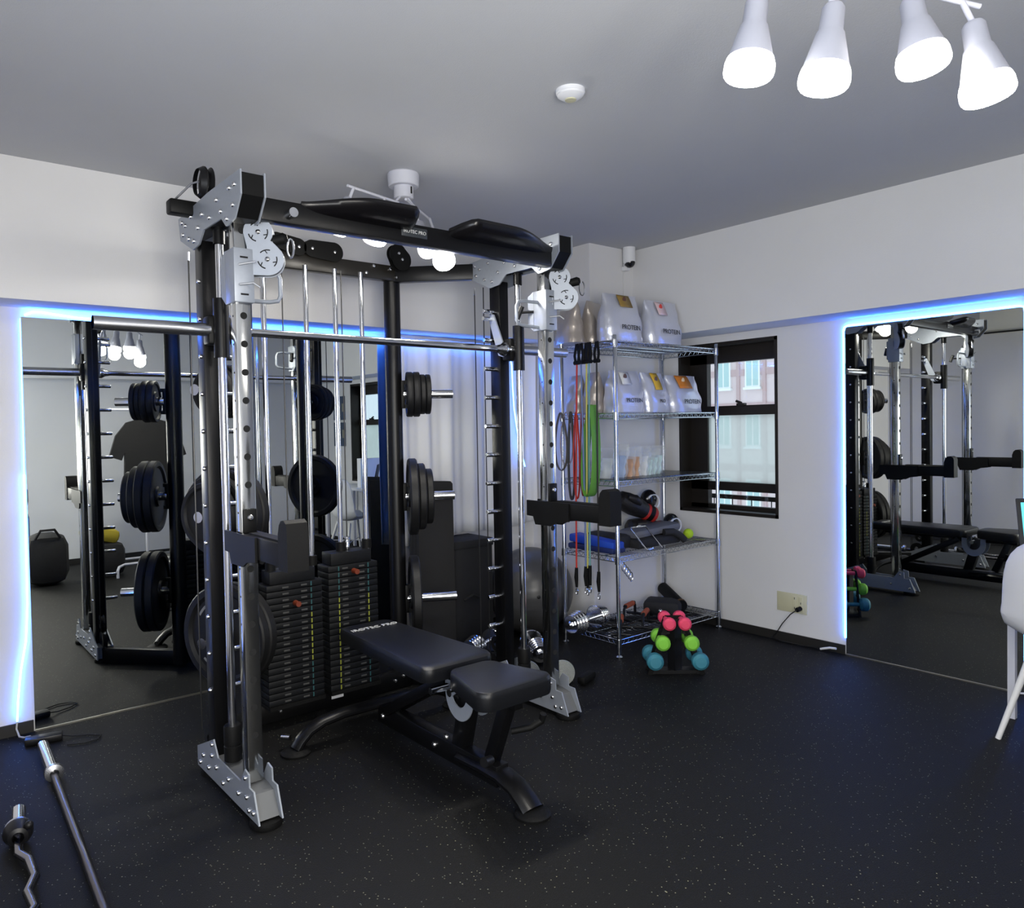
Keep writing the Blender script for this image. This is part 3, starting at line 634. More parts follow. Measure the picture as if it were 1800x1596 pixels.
# ---------------------------------------------------------------- wire shelving
sh = T('wire_shelf', 'chrome wire shelving unit with five shelves in the corner', 'shelving', (3.85, 3.23, 0))
AX, BX, AY, DY = 3.345, 4.342, 3.005, 3.455
POST = mat('chrome post', (.62, .65, .70), .16, 1.)
for x, y in ((AX, AY), (BX, AY), (BX, DY), (AX, DY)):
    m = MB().lathe([(0, 0), (.02, 0), (.022, .012), (.012, .02), (.012, .045), (.0127, .045), (.0127, 1.90), (.010, 1.906), (0, 1.906)], (x, y, 0), (0, 0, 1), 20)
    p = m.build('post', POST, sh)
LV = (1.872, 1.447, 1.045, .598, .108)
for z in LV:
    m = MB(); r = .0028
    for y in (AY, DY):
        for dz in (0, -.028): m.cyl((AX, y, z+dz), (BX, y, z+dz), .0032, seg=8)
        n = 24
        m.tube([(AX+.015+(BX-AX-.03)*i/(2*n), y, z-(.028 if i % 2 else 0)) for i in range(2*n+1)], .0018, 5)
    for x in (AX, BX):
        for dz in (0, -.028): m.cyl((x, AY, z+dz), (x, DY, z+dz), .0032, seg=8)
        n = 11
        m.tube([(x, AY+.015+(DY-AY-.03)*i/(2*n), z-(.028 if i % 2 else 0)) for i in range(2*n+1)], .0018, 5)
    n = 38
    for i in range(1, n): x = AX+(BX-AX)*i/n; m.cyl((x, AY, z+.004), (x, DY, z+.004), .0017, seg=5, cap=False)
    for y in (AY+.11, (AY+DY)/2, DY-.11): m.cyl((AX, y, z), (BX, y, z), .0028, seg=6, cap=False)
    for x, y in ((AX, AY), (BX, AY), (BX, DY), (AX, DY)): m.lathe([(.0127, -.04), (.018, -.04), (.0165, .006), (.0127, .006)], (x, y, z), (0, 0, 1), 14)
    m.build('wire_shelf_deck', POST, sh)
ZS = [z+.0065 for z in LV]

# protein pouches
def foil(name, base):
    return mat(name, base, .30, .35, bump=.45, bscale=16, coat=.4)
FO = foil('pearl foil', (.60, .62, .70)); FO2 = foil('brownish foil', (.45, .40, .36))
def pouch(x, y, z, wd, dp, h, label, rot=0., lean=0., pic=None, word='PROTEIN', seed=0, group='protein pouches on the wire shelf', fm=None):
    t = T('protein_pouch', label, 'pouch', (x, y, z), group)
    rnd = random.Random(seed); n = 14; nx = 22; V = []; F = []
    def sec(f):
        d = dp*(.5*(1-f**2.2)+.012/dp*.5+.02); w_ = wd*(1-.10*f**2)*(1-.03*sin(f*9+seed))
        return d, w_
    m = MB(); R = Matrix.Rotation(rot, 4, 'Z')
    for j in range(n+1):
        f = j/n; d, w_ = sec(f); zz = h*f
        for i in range(nx):
            a = 2*pi*i/nx; c_, s_ = cos(a), sin(a)
            px = w_/2*math.copysign(abs(c_)**.55, c_); py = d*math.copysign(abs(s_)**.75, s_)
            py += .004*sin(13*f+5*px/wd*3+seed*2)*(s_ if abs(c_) < .9 else .3)
            px += .003*sin(17*f+seed)
            v = R @ Vector((px, py+lean*zz, 0)); V.append((x+v.x, y+v.y, z+zz))
    for j in range(n):
        for i in range(nx): F.append((j*nx+i, j*nx+(i+1) % nx, (j+1)*nx+(i+1) % nx, (j+1)*nx+i))
    F += [tuple(range(nx-1, -1, -1)), tuple(n*nx+i for i in range(nx))]
    m._new(V, F, 0, True); body = m.build('bag', fm or FO, t)
    def onf(u, f):    # point just in front of the front face
        d, w_ = sec(f); v = R @ Vector((u*wd, -d-.006+lean*h*f, 0)); return Vector((x+v.x, y+v.y, z+h*f))
    if word:
        r3 = R.to_3x3() @ Vector((1, 0, 0)); a, b = onf(0, .22), onf(0, .36)
        text('lettering', word, wd*.125, mat('print black', (.03, .03, .035), .5), body, onf(.03, .28), r3, b-a)
    if pic:
        colr, u0_, f0, f1, pw = pic
        q = MB(); k = 6; VV = []; FF = []
        for j in range(k+1):
            f = f0+(f1-f0)*j/k
            for i in range(3): VV.append(onf(u0_+pw*(i-1)/2, f))
        for j in range(k):
            for i in range(2): FF.append((j*3+i, j*3+i+1, j*3+i+4, j*3+i+3))
        q._new(VV, FF); lb_ = q.build('printed_panel', colr, body)
        md = lb_.modifiers.new('s', 'SOLIDIFY'); md.thickness = .0012
        c_ = onf(u0_, (f0*.4+f1*.6)); q = MB(); q.sph(c_+(R.to_3x3() @ Vector((0, -.002, 0))), .021, 12, 0, (.8, .15, 1)); q.build('printed_picture', mat('dark cocoa print', (.12, .05, .03), .5) if colr.name.startswith('gold') else mat('strawberry print', (.7, .06, .05), .5) if colr.name.startswith('pale pink') else mat('cream print', (.8, .6, .35), .5) if colr.name.startswith('orange') else mat('bean print', (.12, .07, .05), .5), body)
    return t
gold = mat('gold brown print', (.30, .19, .045), .5); pink = mat('pale pink print', (.72, .55, .58), .5); org = mat('orange print', (.62, .20, .02), .5); ylw = mat('yellow print', (.68, .42, .04), .5); whp = mat('white print', (.72, .74, .76), .4)
g1, g2 = 'pouches on the top shelf', 'pouches on the second shelf'
pouch(3.495, 3.10, ZS[0], .325, .15, .285, 'protein pouch on the top shelf with a brown gold square', 0, 0, (gold, .02, .72, .985, .34), seed=1, group=g1)
pouch(3.865, 3.09, ZS[0], .33, .15, .275, 'protein pouch on the top shelf with a red strawberry on pale pink', 0, 0, (pink, -.12, .66, .97, .26), seed=2, group=g1)
pouch(3.53, 3.33, ZS[0], .30, .14, .27, 'plain silver pouch on the top shelf, right behind the one with the brown square', .35, 0, None, None, 3, g1, FO2)
pouch(3.30, 3.33, ZS[0], .24, .12, .26, 'plain silver pouch on the top shelf at its far left rear end', 1.2, 0, None, None, 4, g1, FO2)
pouch(4.07, 3.25, ZS[0], .20, .13, .26, 'narrow side-on silver pouch on the top shelf, beside the strawberry one', 1.3, 0, None, None, 5, g1, FO2)
pouch(3.535, 3.11, ZS[1], .29, .14, .255, 'protein pouch on the second shelf with a small dark bean print, nearest the post', 0, 0, (whp, -.10, .66, .96, .30), seed=6, group=g2)
pouch(3.80, 3.115, ZS[1], .245, .15, .25, 'crinkled pouch on the second shelf with a yellow panel, middle of the three facing out', .05, 0, (ylw, -.02, .56, .99, .30), 'PRO', 7, g2)
pouch(4.085, 3.11, ZS[1], .33, .17, .24, 'protein pouch on the second shelf with an orange panel, nearest the window', 0, 0, (org, -.06, .64, .99, .40), seed=8, group=g2)
pouch(3.42, 3.25, ZS[1], .15, .12, .25, 'side-on silver pouch on the second shelf behind the one with the bean print', 1.25, 0, None, None, 9, g2, FO2)
pouch(3.42, 3.40, ZS[1], .16, .10, .24, 'side-on silver pouch on the second shelf, rearmost at the left end', 1.3, 0, None, None, 10, g2, FO2)
# clear sachets in a row on the third shelf
CLR = mat('clear crinkled film', (.85, .9, .92), .12, alpha=.22, bump=.7, bscale=40, coat=.8)
CON = [mat('orange snack print', (.62, .28, .08), .5), mat('blue white print', (.35, .48, .75), .5), mat('teal white print', (.60, .80, .80), .45), mat('white powder print', (.80, .84, .86), .45)]
sp = [(3.40, 3.26, 3, 'white sachet, leftmost in the row on the third shelf'), (3.46, 3.2, 3, 'white crumpled sachet, second from the left on the third shelf'), (3.56, 3.18, 1, 'clear sachet with a blue and orange print on the third shelf'), (3.64, 3.19, 0, 'clear sachet with an orange print, left of its twin on the third shelf'),
      (3.71, 3.20, 0, 'clear sachet with an orange print, next to the pale sachets'), (3.80, 3.21, 3, 'pale blue-white sachet, right beside the orange ones on the third shelf'), (3.86, 3.22, 2, 'pale teal sachet, third from the right in the row'), (3.92, 3.23, 2, 'pale teal sachet, second from the right in the row'), (3.98, 3.24, 2, 'pale teal sachet, rightmost in the row and leaning out')]
for i, (x, y, c, lab) in enumerate(sp):
    h = .165+.02*((i*7) % 3)-(.02 if i > 4 else 0); t = T('sachet', lab, 'sachet', (x, y, ZS[2]), 'sachets on the third shelf')
    tl = .12+.04*(i > 4); a = MB(); b_ = MB()
    for mm, k, hh in ((a, 1.0, h), (b_, .72, h*.66)):
        V = []; F = []; nx, nz = 12, 10; wd = .13*k
        for j in range(nz+1):
            f = j/nz
            for q in range(nx):
                an = 2*pi*q/nx; th = (.020*k*(1-f**1.6)+.002)
                V.append((x+th*cos(an)+tl*hh*f*1.2+.004*sin(f*11+i+q), y+wd/2*math.copysign(abs(sin(an))**.6, sin(an))*(1-.06*sin(f*13+i)), ZS[2]+.001+hh*f))
        for j in range(nz):
            for q in range(nx): F.append((j*nx+q, j*nx+(q+1) % nx, (j+1)*nx+(q+1) % nx, (j+1)*nx+q))
        F += [tuple(range(nx-1, -1, -1)), tuple(nz*nx+q for q in range(nx))]
        mm._new(V, F, 0, True)
    b_.build('contents', CON[c], t); a.build('wrapper', CLR, t)
lm = MB().box((3.37, 3.03, ZS[2]-.001), (4.30, 3.43, ZS[2]+.001)); lm = lm.build('shelf_liner', mat('smoky clear liner', (.06, .06, .055), .25, alpha=.75)); tag(lm, 'dark clear liner sheet covering the third shelf', 'shelf liner')

# fourth shelf: gloves, mitts, mat, straps
def blob(pts, rad, seg=14, flat=None, up=None): return MB().tube(pts, rad, seg, flat=flat, up=up)
RIM = mat('red glove trim', (.42, .02, .015), .5)
def glove(c, d, label, s_=1.):
    t = T('boxing_glove', label, 'boxing glove', c, 'boxing gloves on the fourth shelf'); c = Vector(c); d = Vector(d).normalized()
    side = d.cross(Vector((0, 0, 1))).normalized()
    P = [c+d*k*s_ for k in (-.13, -.11, -.06, 0, .06, .11, .145, .155)]
    blob(P, [.03*s_, .055*s_, .066*s_, .07*s_, .062*s_, .052*s_, .05*s_, .048*s_], 18).build('mitt', mat('black glove leather', (.013, .012, .013), .45, bump=.3, bscale=40), t)
    blob([c+side*.05*s_+d*.02*s_+Vector((0,0,.03*s_)), c+side*.07*s_-d*.03*s_+Vector((0,0,.035*s_)), c+side*.06*s_-d*.08*s_+Vector((0,0,.03*s_))], [.028*s_, .03*s_, .018*s_], 12).build('thumb', MATS['black glove leather'], t)
    cf = MB(); p0 = c+d*.10*s_; p1 = c+d*.18*s_
    cf.lathe([(.052*s_, 0), (.057*s_, .01), (.057*s_, .07*s_), (.050*s_, .085*s_), (.040*s_, .08*s_), (.038*s_, .02*s_)], p0, d, 20); cf.build('cuff', RIM, t)
    MB().lathe([(.0585*s_, .02*s_), (.0595*s_, .025*s_), (.0595*s_, .05*s_), (.0585*s_, .055*s_)], p0, d, 20).build('cuff_strap', BLKM, t)
    return t
glove((3.86, 3.33, .845), (.9, -.25, -.45), 'black boxing glove with red cuff, on top of its twin')
glove((3.98, 3.34, .678), (.9, -.35, -.1), 'black boxing glove with red cuff, underneath its twin')
for c, r, lab in (((4.06, 3.36, .87), .052, 'glossy black round striking pad, upper one behind the gloves'), ((4.22, 3.30, .70), .05, 'glossy black round striking pad, lower one beside the green ball')):
    t = T('striking_pad', lab, 'striking pad', c)
    MB().sph(c, r*1.25, 20, 0, (1, .8, 1)).build('pad', mat('glossy black vinyl', (.01, .01, .012), .08), t)
    MB().tube([(c[0]+r*1.2*cos(a/10*pi), c[1]-r*.75, c[2]+r*.95*sin(a/10*pi)-.02) for a in range(-3, 9)], .007, 8).build('white_piping', WHITE, t)
t = MB().sph((4.185, 3.13, ZS[3]+.037), .034, 20).build('tennis_ball', mat('tennis ball felt', (.50, .75, .03), .9, bump=.4, bscale=200)); tag(t, 'bright yellow-green tennis ball on the fourth shelf', 'ball')
gm = T('rolled_mat', 'grey oval folded pad lying on the fourth shelf', 'folded pad', (3.84, 3.2, ZS[3]))
MB().obox((3.84, 3.17, ZS[3]+.095), (.45, .16, .055), Matrix.Rotation(-.04, 3, 'Y'), bev=.026).build('pad', mat('grey foam', (.13, .135, .155), .7), gm)
MB().obox((3.80, 3.15, ZS[3]+.035), (.42, .20, .06), None, bev=.02).build('lower_fold', mat('black neoprene', (.012, .012, .014), .8), gm)
wg = T('training_strap', 'black padded strap draped beside the chrome frame', 'strap', (3.90, 3.08, ZS[3]))
MB().tube([(3.86, 3.075, ZS[3]+.085), (3.92, 3.05, ZS[3]+.085), (3.97, 3.03, ZS[3]+.055), (4.0, 3.02, ZS[3]+.026)], .022, 12).build('strap', MATS['black neoprene'], wg)
hd = T('cable_handle', 'chrome cable handle frame standing on the fourth shelf', 'handle', (3.62, 3.03, ZS[3]))
z = ZS[3]
MB().tube([(3.60, 2.995, z+.008), (3.525, 3.06, z+.14), (3.535, 3.06, z+.148), (3.66, 3.06, z+.145), (3.668, 3.06, z+.138), (3.742, 2.995, z+.01)], .0045, 8).build('frame', CHR, hd)
MB().cyl((3.60, 2.995, z+.012), (3.645, 2.99, z+.016), .009).cyl((3.58, 3.06, z+.15), (3.61, 3.06, z+.15), .009).build('grip_joint', CHR, hd)
bm_ = T('ankle_cuff', 'blue padded cuff at the left end of the fourth shelf', 'cuff', (3.40, 3.27, ZS[3]))
MB().obox((3.42, 3.25, ZS[3]+.057), (.10, .38, .05), Matrix.Rotation(.06, 3, 'X'), bev=.012).build('cuff', BLU, bm_)
MB().obox((3.42, 3.25, ZS[3]+.019), (.12, .38, .034), None, bev=.01).build('underside', mat('dark navy nylon', (.01, .02, .10), .6), bm_)
t = MB().obox((3.555, 3.27, ZS[3]+.05), (.12, .30, .09), None, bev=.03).build('folded_belt', MATS['black neoprene']); tag(t, 'black folded belt between the blue cuff and the grey pad', 'belt')
# carabiners hanging under the fourth shelf
for i in range(5):
    x = 3.375+.013*i; zz = .575-.018*i; p = [(x+.012*cos(a*pi/7)+.005*i, 2.992, zz-.03+.028*sin(a*pi/7)) for a in range(14)]
    t = MB().tube(p, .0026, 6, closed=True).build('carabiner', CHR); tag(t, 'small chrome snap hook under the fourth shelf, ' + ('nearest the front post', 'second from the front post', 'middle one of the cluster', 'second from the right in the cluster', 'rightmost and lowest of the cluster')[i], 'snap hook', 'snap hooks clipped under the fourth shelf')
# bottom shelf: push-up bars with orange grips and foam roller
ORG = mat('orange foam grip', (.30, .06, .025), .7)
def pubar(x, y, rot, label):
    z = ZS[4]; t = T('push_up_bar', label, 'push-up bar', (x, y, z), 'push-up bars on the bottom shelf'); R = Matrix.Rotation(rot, 3, 'Z')
    tr = lambda p: (Vector((x, y, z))+R @ Vector(p))
    for s_ in (-1, 1):
        MB().tube([tr((s_*.09, -.06, .008)), tr((s_*.09, 0, .012)), tr((s_*.09, .06, .008))], .009, 8).tube([tr((s_*.09, 0, .012)), tr((s_*.085, 0, .07)), tr((s_*.065, 0, .085))], .009, 8).build('foot', PLA, t)
    MB().cyl(tr((-.075, 0, .085)), tr((.075, 0, .085)), .012).build('bar', PLA, t)
    g = MB()
    for k in range(6): g.lathe([(.012, 0), (.017, .003), (.017, .013), (.012, .016)], tr((-.06+.02*k, 0, .085)), R @ Vector((1, 0, 0)), 14)
    g.build('ribbed_grip', ORG, t)
pubar(3.52, 3.34, .2, 'push-up bar with orange ribbed grip, rear left on the bottom shelf')
pubar(3.78, 3.30, .3, 'push-up bar with orange ribbed grip, rear middle on the bottom shelf')
pubar(3.47, 3.10, .7, 'push-up bar with orange ribbed grip, front left on the bottom shelf')
pubar(3.70, 3.10, .5, 'push-up bar with orange ribbed grip, front middle on the bottom shelf')
fr = T('massage_gun', 'thick black tube lying propped across the bottom shelf', 'roller', (4.15, 3.3, ZS[4]))
MB().cyl((4.25, 3.40, ZS[4]+.11), (4.12, 3.14, ZS[4]+.045), .04, seg=26).build('roll', RUB, fr)
MB().lathe([(.041, 0), (.043, .004), (.043, .016), (.041, .02)], (4.125, 3.15, ZS[4]+.048), (.43, .86, .2), 24).build('end_ring', mat('brown ring', (.10, .05, .02), .5), fr)
t = MB().obox((4.05, 3.24, ZS[4]+.045), (.18, .24, .085), Matrix.Rotation(.5, 3, 'Z'), bev=.025).build('black_pouch', MATS['black neoprene']); tag(t, 'black soft case lying left of the thick tube on the bottom shelf', 'case')
t = T('hand_gripper', 'chrome ended hand gripper on the bottom shelf', 'hand gripper', (3.86, 3.20, ZS[4]))
MB().sph((3.81, 3.18, ZS[4]+.065), .013).sph((3.86, 3.11, ZS[4]+.062), .013).build('knob', CHR, t); MB().cyl((3.81, 3.18, ZS[4]+.06), (3.90, 3.22, ZS[4]+.018), .017).cyl((3.86, 3.11, ZS[4]+.055), (3.95, 3.12, ZS[4]+.018), .017).build('handle', RUB, t)

# resistance bands looped over the left end
def loop(name, xs, y0, y1, z0, z1, wd, th, m, label, tw=0., n=40):
    P = []
    yc = (y0+y1)/2
    for i in range(n):
        a = 2*pi*i/n; c_, s_ = cos(a), sin(a)
        f = (s_+1)/2
        P.append((xs+tw*sin(a*1.0+.5), yc+(y1-y0)/2*c_*(.35+.65*(1-f)**.5 if f > .15 else 1), z0+(z1-z0)*f))
    o = MB().tube(P, 1, 8, closed=True, flat=(wd/2, th/2), up=(1, 0, 0)).build(name, m)
    return tag(o, label, 'resistance band', 'loop bands hanging from the left end of the shelving')
bx = AX-.028
DG = mat('dark grey latex', (.10, .095, .10), .6); MG = mat('mauve grey latex', (.30, .26, .29), .55)
loop('loop_band', bx-.005, 3.37, 3.50, 1.10, 1.462, .020, .006, DG, 'dark grey loop band hanging at the far left end of the shelving')
loop('loop_band', bx+.004, 3.33, 3.46, 1.13, 1.464, .010, .005, MG, 'thin mauve grey loop band, short one beside the dark grey bands')
loop('loop_band', bx, 3.32, 3.38, .92, 1.465, .022, .006, mat('charcoal latex', (.05, .05, .052), .6), 'long charcoal loop band hanging behind the red bands')
loop('loop_band', bx-.004, 3.27, 3.33, .93, 1.463, .016, .006, RED, 'narrow red loop band hanging left of the wide green one')
loop('loop_band', bx+.0, 3.23, 3.275, .95, 1.464, .014, .006, mat('dark red latex', (.34, .04, .03), .5), 'dark red loop band hanging right against the green one')
loop('loop_band', bx-.012, 3.105, 3.235, .955, 1.500, .075, .006, GRN, 'wide green loop band folded over the end of the second shelf', .02)
# tube bands with black handles at the top and clips at the bottom
for i, (y, yb_, m, cn) in enumerate(((3.255, 3.285, RED, 'red'), (3.215, 3.20, mat('blue tube', (.16, .22, .42), .5), 'slate blue'), (3.175, 3.19, YEL, 'pale yellow'), (3.148, 3.165, mat('teal tube', (.16, .36, .36), .5), 'teal'), (3.092, 3.10, mat('black tube', (.03, .028, .026), .5), 'black'))):
    t = T('tube_band', f'{cn} rubber tube band hanging by its black handle from the top shelf', 'resistance tube', (bx-.03, y, 1.87), 'tube bands hanging from the top shelf')
    x = bx-.035-.006*(i % 2)
    zb = (.50, .52, .51, .53, .50)[i]
    MB().tube([(x, y, 1.76), (x, y*.6+yb_*.4, 1.40), (x, y*.2+yb_*.8, 1.0), (x, yb_, zb)], .0052, 8).build('tube', m, t)
    MB().tube([(x, y-.010, 1.762), (x, y-.018, 1.80), (x+.004, y-.004, 1.872)], 1, 8, flat=(.010, .006), up=(0, 1, 0)).tube([(x, y+.010, 1.762), (x, y+.018, 1.80), (x+.004, y+.004, 1.872)], 1, 8, flat=(.010, .006), up=(0, 1, 0)).cyl((x, y-.02, 1.758), (x, y+.02, 1.758), .012).build('webbing_handle', RUB, t)
    MB().tube([(x, yb_, zb+.01), (x, yb_+.004, zb-.05), (x, yb_, zb-.11)], [.010, .013, .008], 10).build('clip_sleeve', RUB, t)
    MB().tube([(x, yb_+.008*cos(a*pi/5), zb-.135+.02*sin(a*pi/5)) for a in range(10)], .0025, 6, closed=True).build('snap_hook', CHR, t)

# dumbbell tree (its long axis points away from the doorway side, turned on the floor)
DC = Vector((3.335, 2.575, 0)); DR = Matrix.Rotation(radians(-41), 3, 'Z')
def dl(x, y, z): return DC+DR @ Vector((x, y, z))
dt = T('dumbbell_stand', 'small black A-frame stand holding coloured dumbbells', 'dumbbell stand', DC)
for y in (.035, .115):
    MB().bar(dl(-.145, y, .0), dl(-.04, y, .30), .012, .026).bar(dl(.145, y, .0), dl(.04, y, .30), .012, .026).bar(dl(-.045, y, .295), dl(.045, y, .295), .012, .026).build('frame', BLKM, dt)
    for x, z in ((.085, .246), (.118, .15), (.145, .06)):
        for q in (-1, 1): MB().bar(dl(q*(x-.05), y, z-.012), dl(q*(x-.005), y, z-.020), .012, .012).build('hook', PLA, dt)
MB().bar(dl(-.13, .035, .012), dl(-.13, .115, .012), .03, .02).bar(dl(.13, .035, .012), dl(.13, .115, .012), .03, .02).bar(dl(-.13, .075, .012), dl(.13, .075, .012), .07, .02).bar(dl(0, .075, .02), dl(0, .075, .28), .06, .05).build('base', PLA, dt)
def hexhead(m, c, r, d):
    m.lathe([(0, -r*.72), (r*.62, -r*.70), (r*.93, -r*.42), (r, 0), (r*.93, r*.42), (r*.62, r*.70), (0, r*.72)], c, d, 20)
def db(x, z, r, m, label, L=.15):
    a, b_ = dl(x, 0, z), dl(x, L, z); d = (b_-a).normalized()
    t = T('dumbbell', label, 'dumbbell', (a+b_)/2, 'coloured dumbbells on the stand')
    for c in (a, b_):
        h_ = MB(); hexhead(h_, c, r, d); h_.build('head', m, t)
    MB().cyl(a, b_, .014).build('grip', m, t)
PK = mat('pink neoprene', (.75, .055, .13), .6, bump=.1, bscale=300); GN = mat('green neoprene', (.20, .55, .045), .6, bump=.1, bscale=300); TB = mat('teal blue neoprene', (.035, .20, .27), .6, bump=.1, bscale=300)
db(-.042, .290, .0365, PK, 'pink dumbbell on the left side of the stand'); db(.042, .290, .0365, PK, 'pink dumbbell on the right side of the stand')
db(-.078, .185, .042, GN, 'green dumbbell on the left side of the stand'); db(.078, .185, .042, GN, 'green dumbbell on the right side of the stand')
db(-.122, .085, .048, TB, 'blue dumbbell on the left side of the stand'); db(.122, .085, .048, TB, 'blue dumbbell on the right side of the stand')

# ball, box, mats, chrome dumbbells
gb = T('exercise_ball', 'large dark grey exercise ball beside the shelving', 'exercise ball', (3.345, 3.785, .29))
prof = []
for j in range(61):
    a = pi*j/60; r = .285*(1-.004*(1 if (j % 4 < 1 and 12 < j < 48) else 0)); prof.append((r*sin(a), .285-r*cos(a)))
MB().lathe(prof, (3.345, 3.785, .001), (0, 0, 1), 64).build('ball', mat('dark grey vinyl', (.055, .055, .056), .33), gb)
MB().lathe([(0, 0), (.012, 0), (.012, .006), (0, .008)], (3.2, 3.545, .30), (-.5, -.85, 0)).build('plug', PLA, gb)
bx_ = T('storage_box', 'tall black fabric covered box against the back wall', 'box', (2.97, 3.93, 0))
MB().box((2.735, 3.80, 0), (3.04, 4.06, .655), bev=.012).build('body', mat('black nylon cloth', (.010, .010, .011), .9, bump=.3, bscale=20), bx_)
MB().box((2.73, 3.793, .62), (3.045, 4.065, .672), bev=.010).build('lid', MATS['black nylon cloth'], bx_)
MB().tube([(2.80, 3.795, .3), (2.86, 3.78, .33), (2.92, 3.795, .3)], .008, 8).build('strap_handle', MATS['black nylon cloth'], bx_)
for k in range(3):
    t = T('rubber_mat', ('front', 'middle', 'rear')[k]+'most tall speckled rubber slab standing behind the plates' if k != 1 else 'tall speckled rubber slab sandwiched between two others behind the plates', 'rubber slab', (2.57, 3.78+.03*k, 0), 'rubber slabs leaning by the curtain')
    y = 3.755+.034*k
    MB().prism([(2.44, 0), (2.705-.004*k, 0), (2.70-.004*k, 1.04-.012*k), (2.685-.004*k, 1.055-.012*k), (2.45, 1.07-.01*k)], 1, y, y+.03).build('slab', mat('speckled slab rubber', (.014, .013, .011), .7, bump=.2, bscale=250), t)
# chrome dumbbells with plates
def cdb(c, d, label, n=5):
    c = Vector(c); d = Vector(d).normalized(); t = T('chrome_dumbbell', label, 'dumbbell', (c.x, c.y, 0), 'chrome dumbbells on the floor')
    MB().cyl(c-d*.19, c+d*.19, .013).build('handle_bar', CHR, t)
    for s_ in (-1, 1):
        for k in range(n):
            rr = .072-.005*k
            MB().lathe([(.013, 0), (rr-.004, 0), (rr, .004), (rr, .017), (rr-.004, .021), (.013, .021)], c+d*s_*(.075+.022*k), d*s_, 28).build('chrome_plate', CHR, t)
        MB().lathe([(.013, 0), (.026, 0), (.026, .012), (.016, .02), (.013, .02)], c+d*s_*(.075+.022*n+.004), d*s_, 8).build('star_nut', CHR, t)
cdb((2.99, 3.36, .073), (.5, .87, 0), 'chrome plated dumbbell on the floor left of the ball, nearest the machine')
cdb((3.355, 3.27, ZS[4]+.067), (1, .12, 0), 'chrome plated dumbbell lying on the left end of the bottom shelf', 4)
cdb((2.80, 3.60, .073), (.9, .3, 0), 'chrome plated dumbbell on the floor in front of the tall black box', 4)
# ribbed ab wheel near the front foot
aw = T('push_up_stand', 'pair of grey ribbed discs on a black base near the machine foot', 'exercise wheel', (2.78, 2.86, 0))
RIB = mat('grey ribbed foam', (.33, .35, .34), .8)
for c in ((2.63, 3.01, .068), (2.775, 2.895, .068)):
    prof = [(.0, -.02)]
    for k in range(9): prof += [(.010+.0062*k, -.02+.001*k), (.0132+.0062*k, -.023+.001*k)]
    prof += [(.065, -.010), (.067, 0), (.065, .01), (0, .02)]
    MB().lathe(prof, c, (.55, .82, -.15), 32).build('ribbed_disc', RIB, aw)
MB().obox((2.76, 2.99, .02), (.26, .08, .035), Matrix.Rotation(-.65, 3, 'Z'), bev=.012).build('base', PLA, aw)
MB().obox((2.90, 2.84, .028), (.14, .05, .045), Matrix.Rotation(.3, 3, 'Z'), bev=.015).build('rubber_grip', RUB, aw)

# barbells on the floor at the left
fb = T('straight_barbell', 'long straight barbell lying on the floor below the mirror corner', 'barbell', (.45, 3.0, .03))
MB().cyl((.508, 3.80, .0265), (.495, 3.455, .0265), .0245, seg=24).build('sleeve', CHR, fb)
MB().lathe([(.016, 0), (.034, 0), (.036, .006), (.034, .022), (.016, .026)], (.496, 3.46, .0345), (-.04, -1, 0), 24).build('collar', STEEL, fb)
MB().cyl((.495, 3.46, .0265), (.425, 1.6, .0265), .015, seg=18).build('shaft', mat('dark oxide bar', (.16, .15, .16), .28, 1.), fb)
eb = T('curl_bar', 'cambered curl bar lying at the left edge beside the straight barbell', 'barbell', (.3, 2.8, .03))
MB().cyl((.345, 3.20, .0265), (.322, 3.02, .0265), .023, seg=24).build('sleeve', CHR, eb)
MB().lathe([(.014, 0), (.038, 0), (.042, .008), (.038, .02), (.014, .026)], (.322, 3.03, .04), (-.12, -1, 0), 24).build('collar', STEEL, eb)
MB().lathe([(.024, 0), (.042, .002), (.045, .02), (.030, .055), (.018, .06)], (.319, 3.0, .046), (-.12, -1, 0), 24).sph((.345, 2.95, .075), .014).build('screw_collar', PLA, eb)
MB().tube([(.318, 3.0, .03), (.305, 2.86, .03), (.325, 2.80, .03), (.325, 2.68, .03), (.295, 2.60, .03), (.30, 2.50, .03), (.255, 2.42, .03), (.24, 2.2, .03), (.22, 1.9, .03)], .014, 12).build('cambered_shaft', mat('bright oxide bar', (.30, .29, .30), .2, 1.), eb)

# wall fittings
ol = T('wall_outlet', 'cream double outlet plate on the right wall with a black plug', 'outlet', (XR, 2.5, .25))
IV = mat('aged ivory plastic', (.60, .58, .40), .5)
MB().box((XR-.008, 2.40, .19), (XR, 2.60, .31), bev=.003).build('plate', IV, ol)
MB().box((XR-.011, 2.425, .205), (XR-.007, 2.455, .295), bev=.001).box((XR-.011, 2.465, .205), (XR-.007, 2.495, .295), bev=.001).build('socket', IV, ol)
MB().box((XR-.0115, 2.478, .275), (XR-.0105, 2.482, .288)).box((XR-.0115, 2.478, .215), (XR-.0105, 2.482, .228)).box((XR-.0115, 2.437, .25), (XR-.0105, 2.441, .262)).build('slots', DARK, ol)
pl = T('mains_lead', 'black lead with plug running from the outlet to the baseboard', 'power lead', (4.35, 2.46, .1))
MB().cyl((XR-.012, 2.44, .225), (XR-.045, 2.445, .22), .014).build('plug', RUB, pl)
MB().tube([(XR-.045, 2.446, .22), (XR-.06, 2.48, .19), (XR-.05, 2.54, .12), (XR-.03, 2.585, .06), (XR-.03, 2.62, .012), (4.34, 2.55, .008), (4.345, 2.40, .008), (4.35, 2.30, .02), (4.35, 2.26, .01)], .0032, 8).build('cord', CAB, pl)
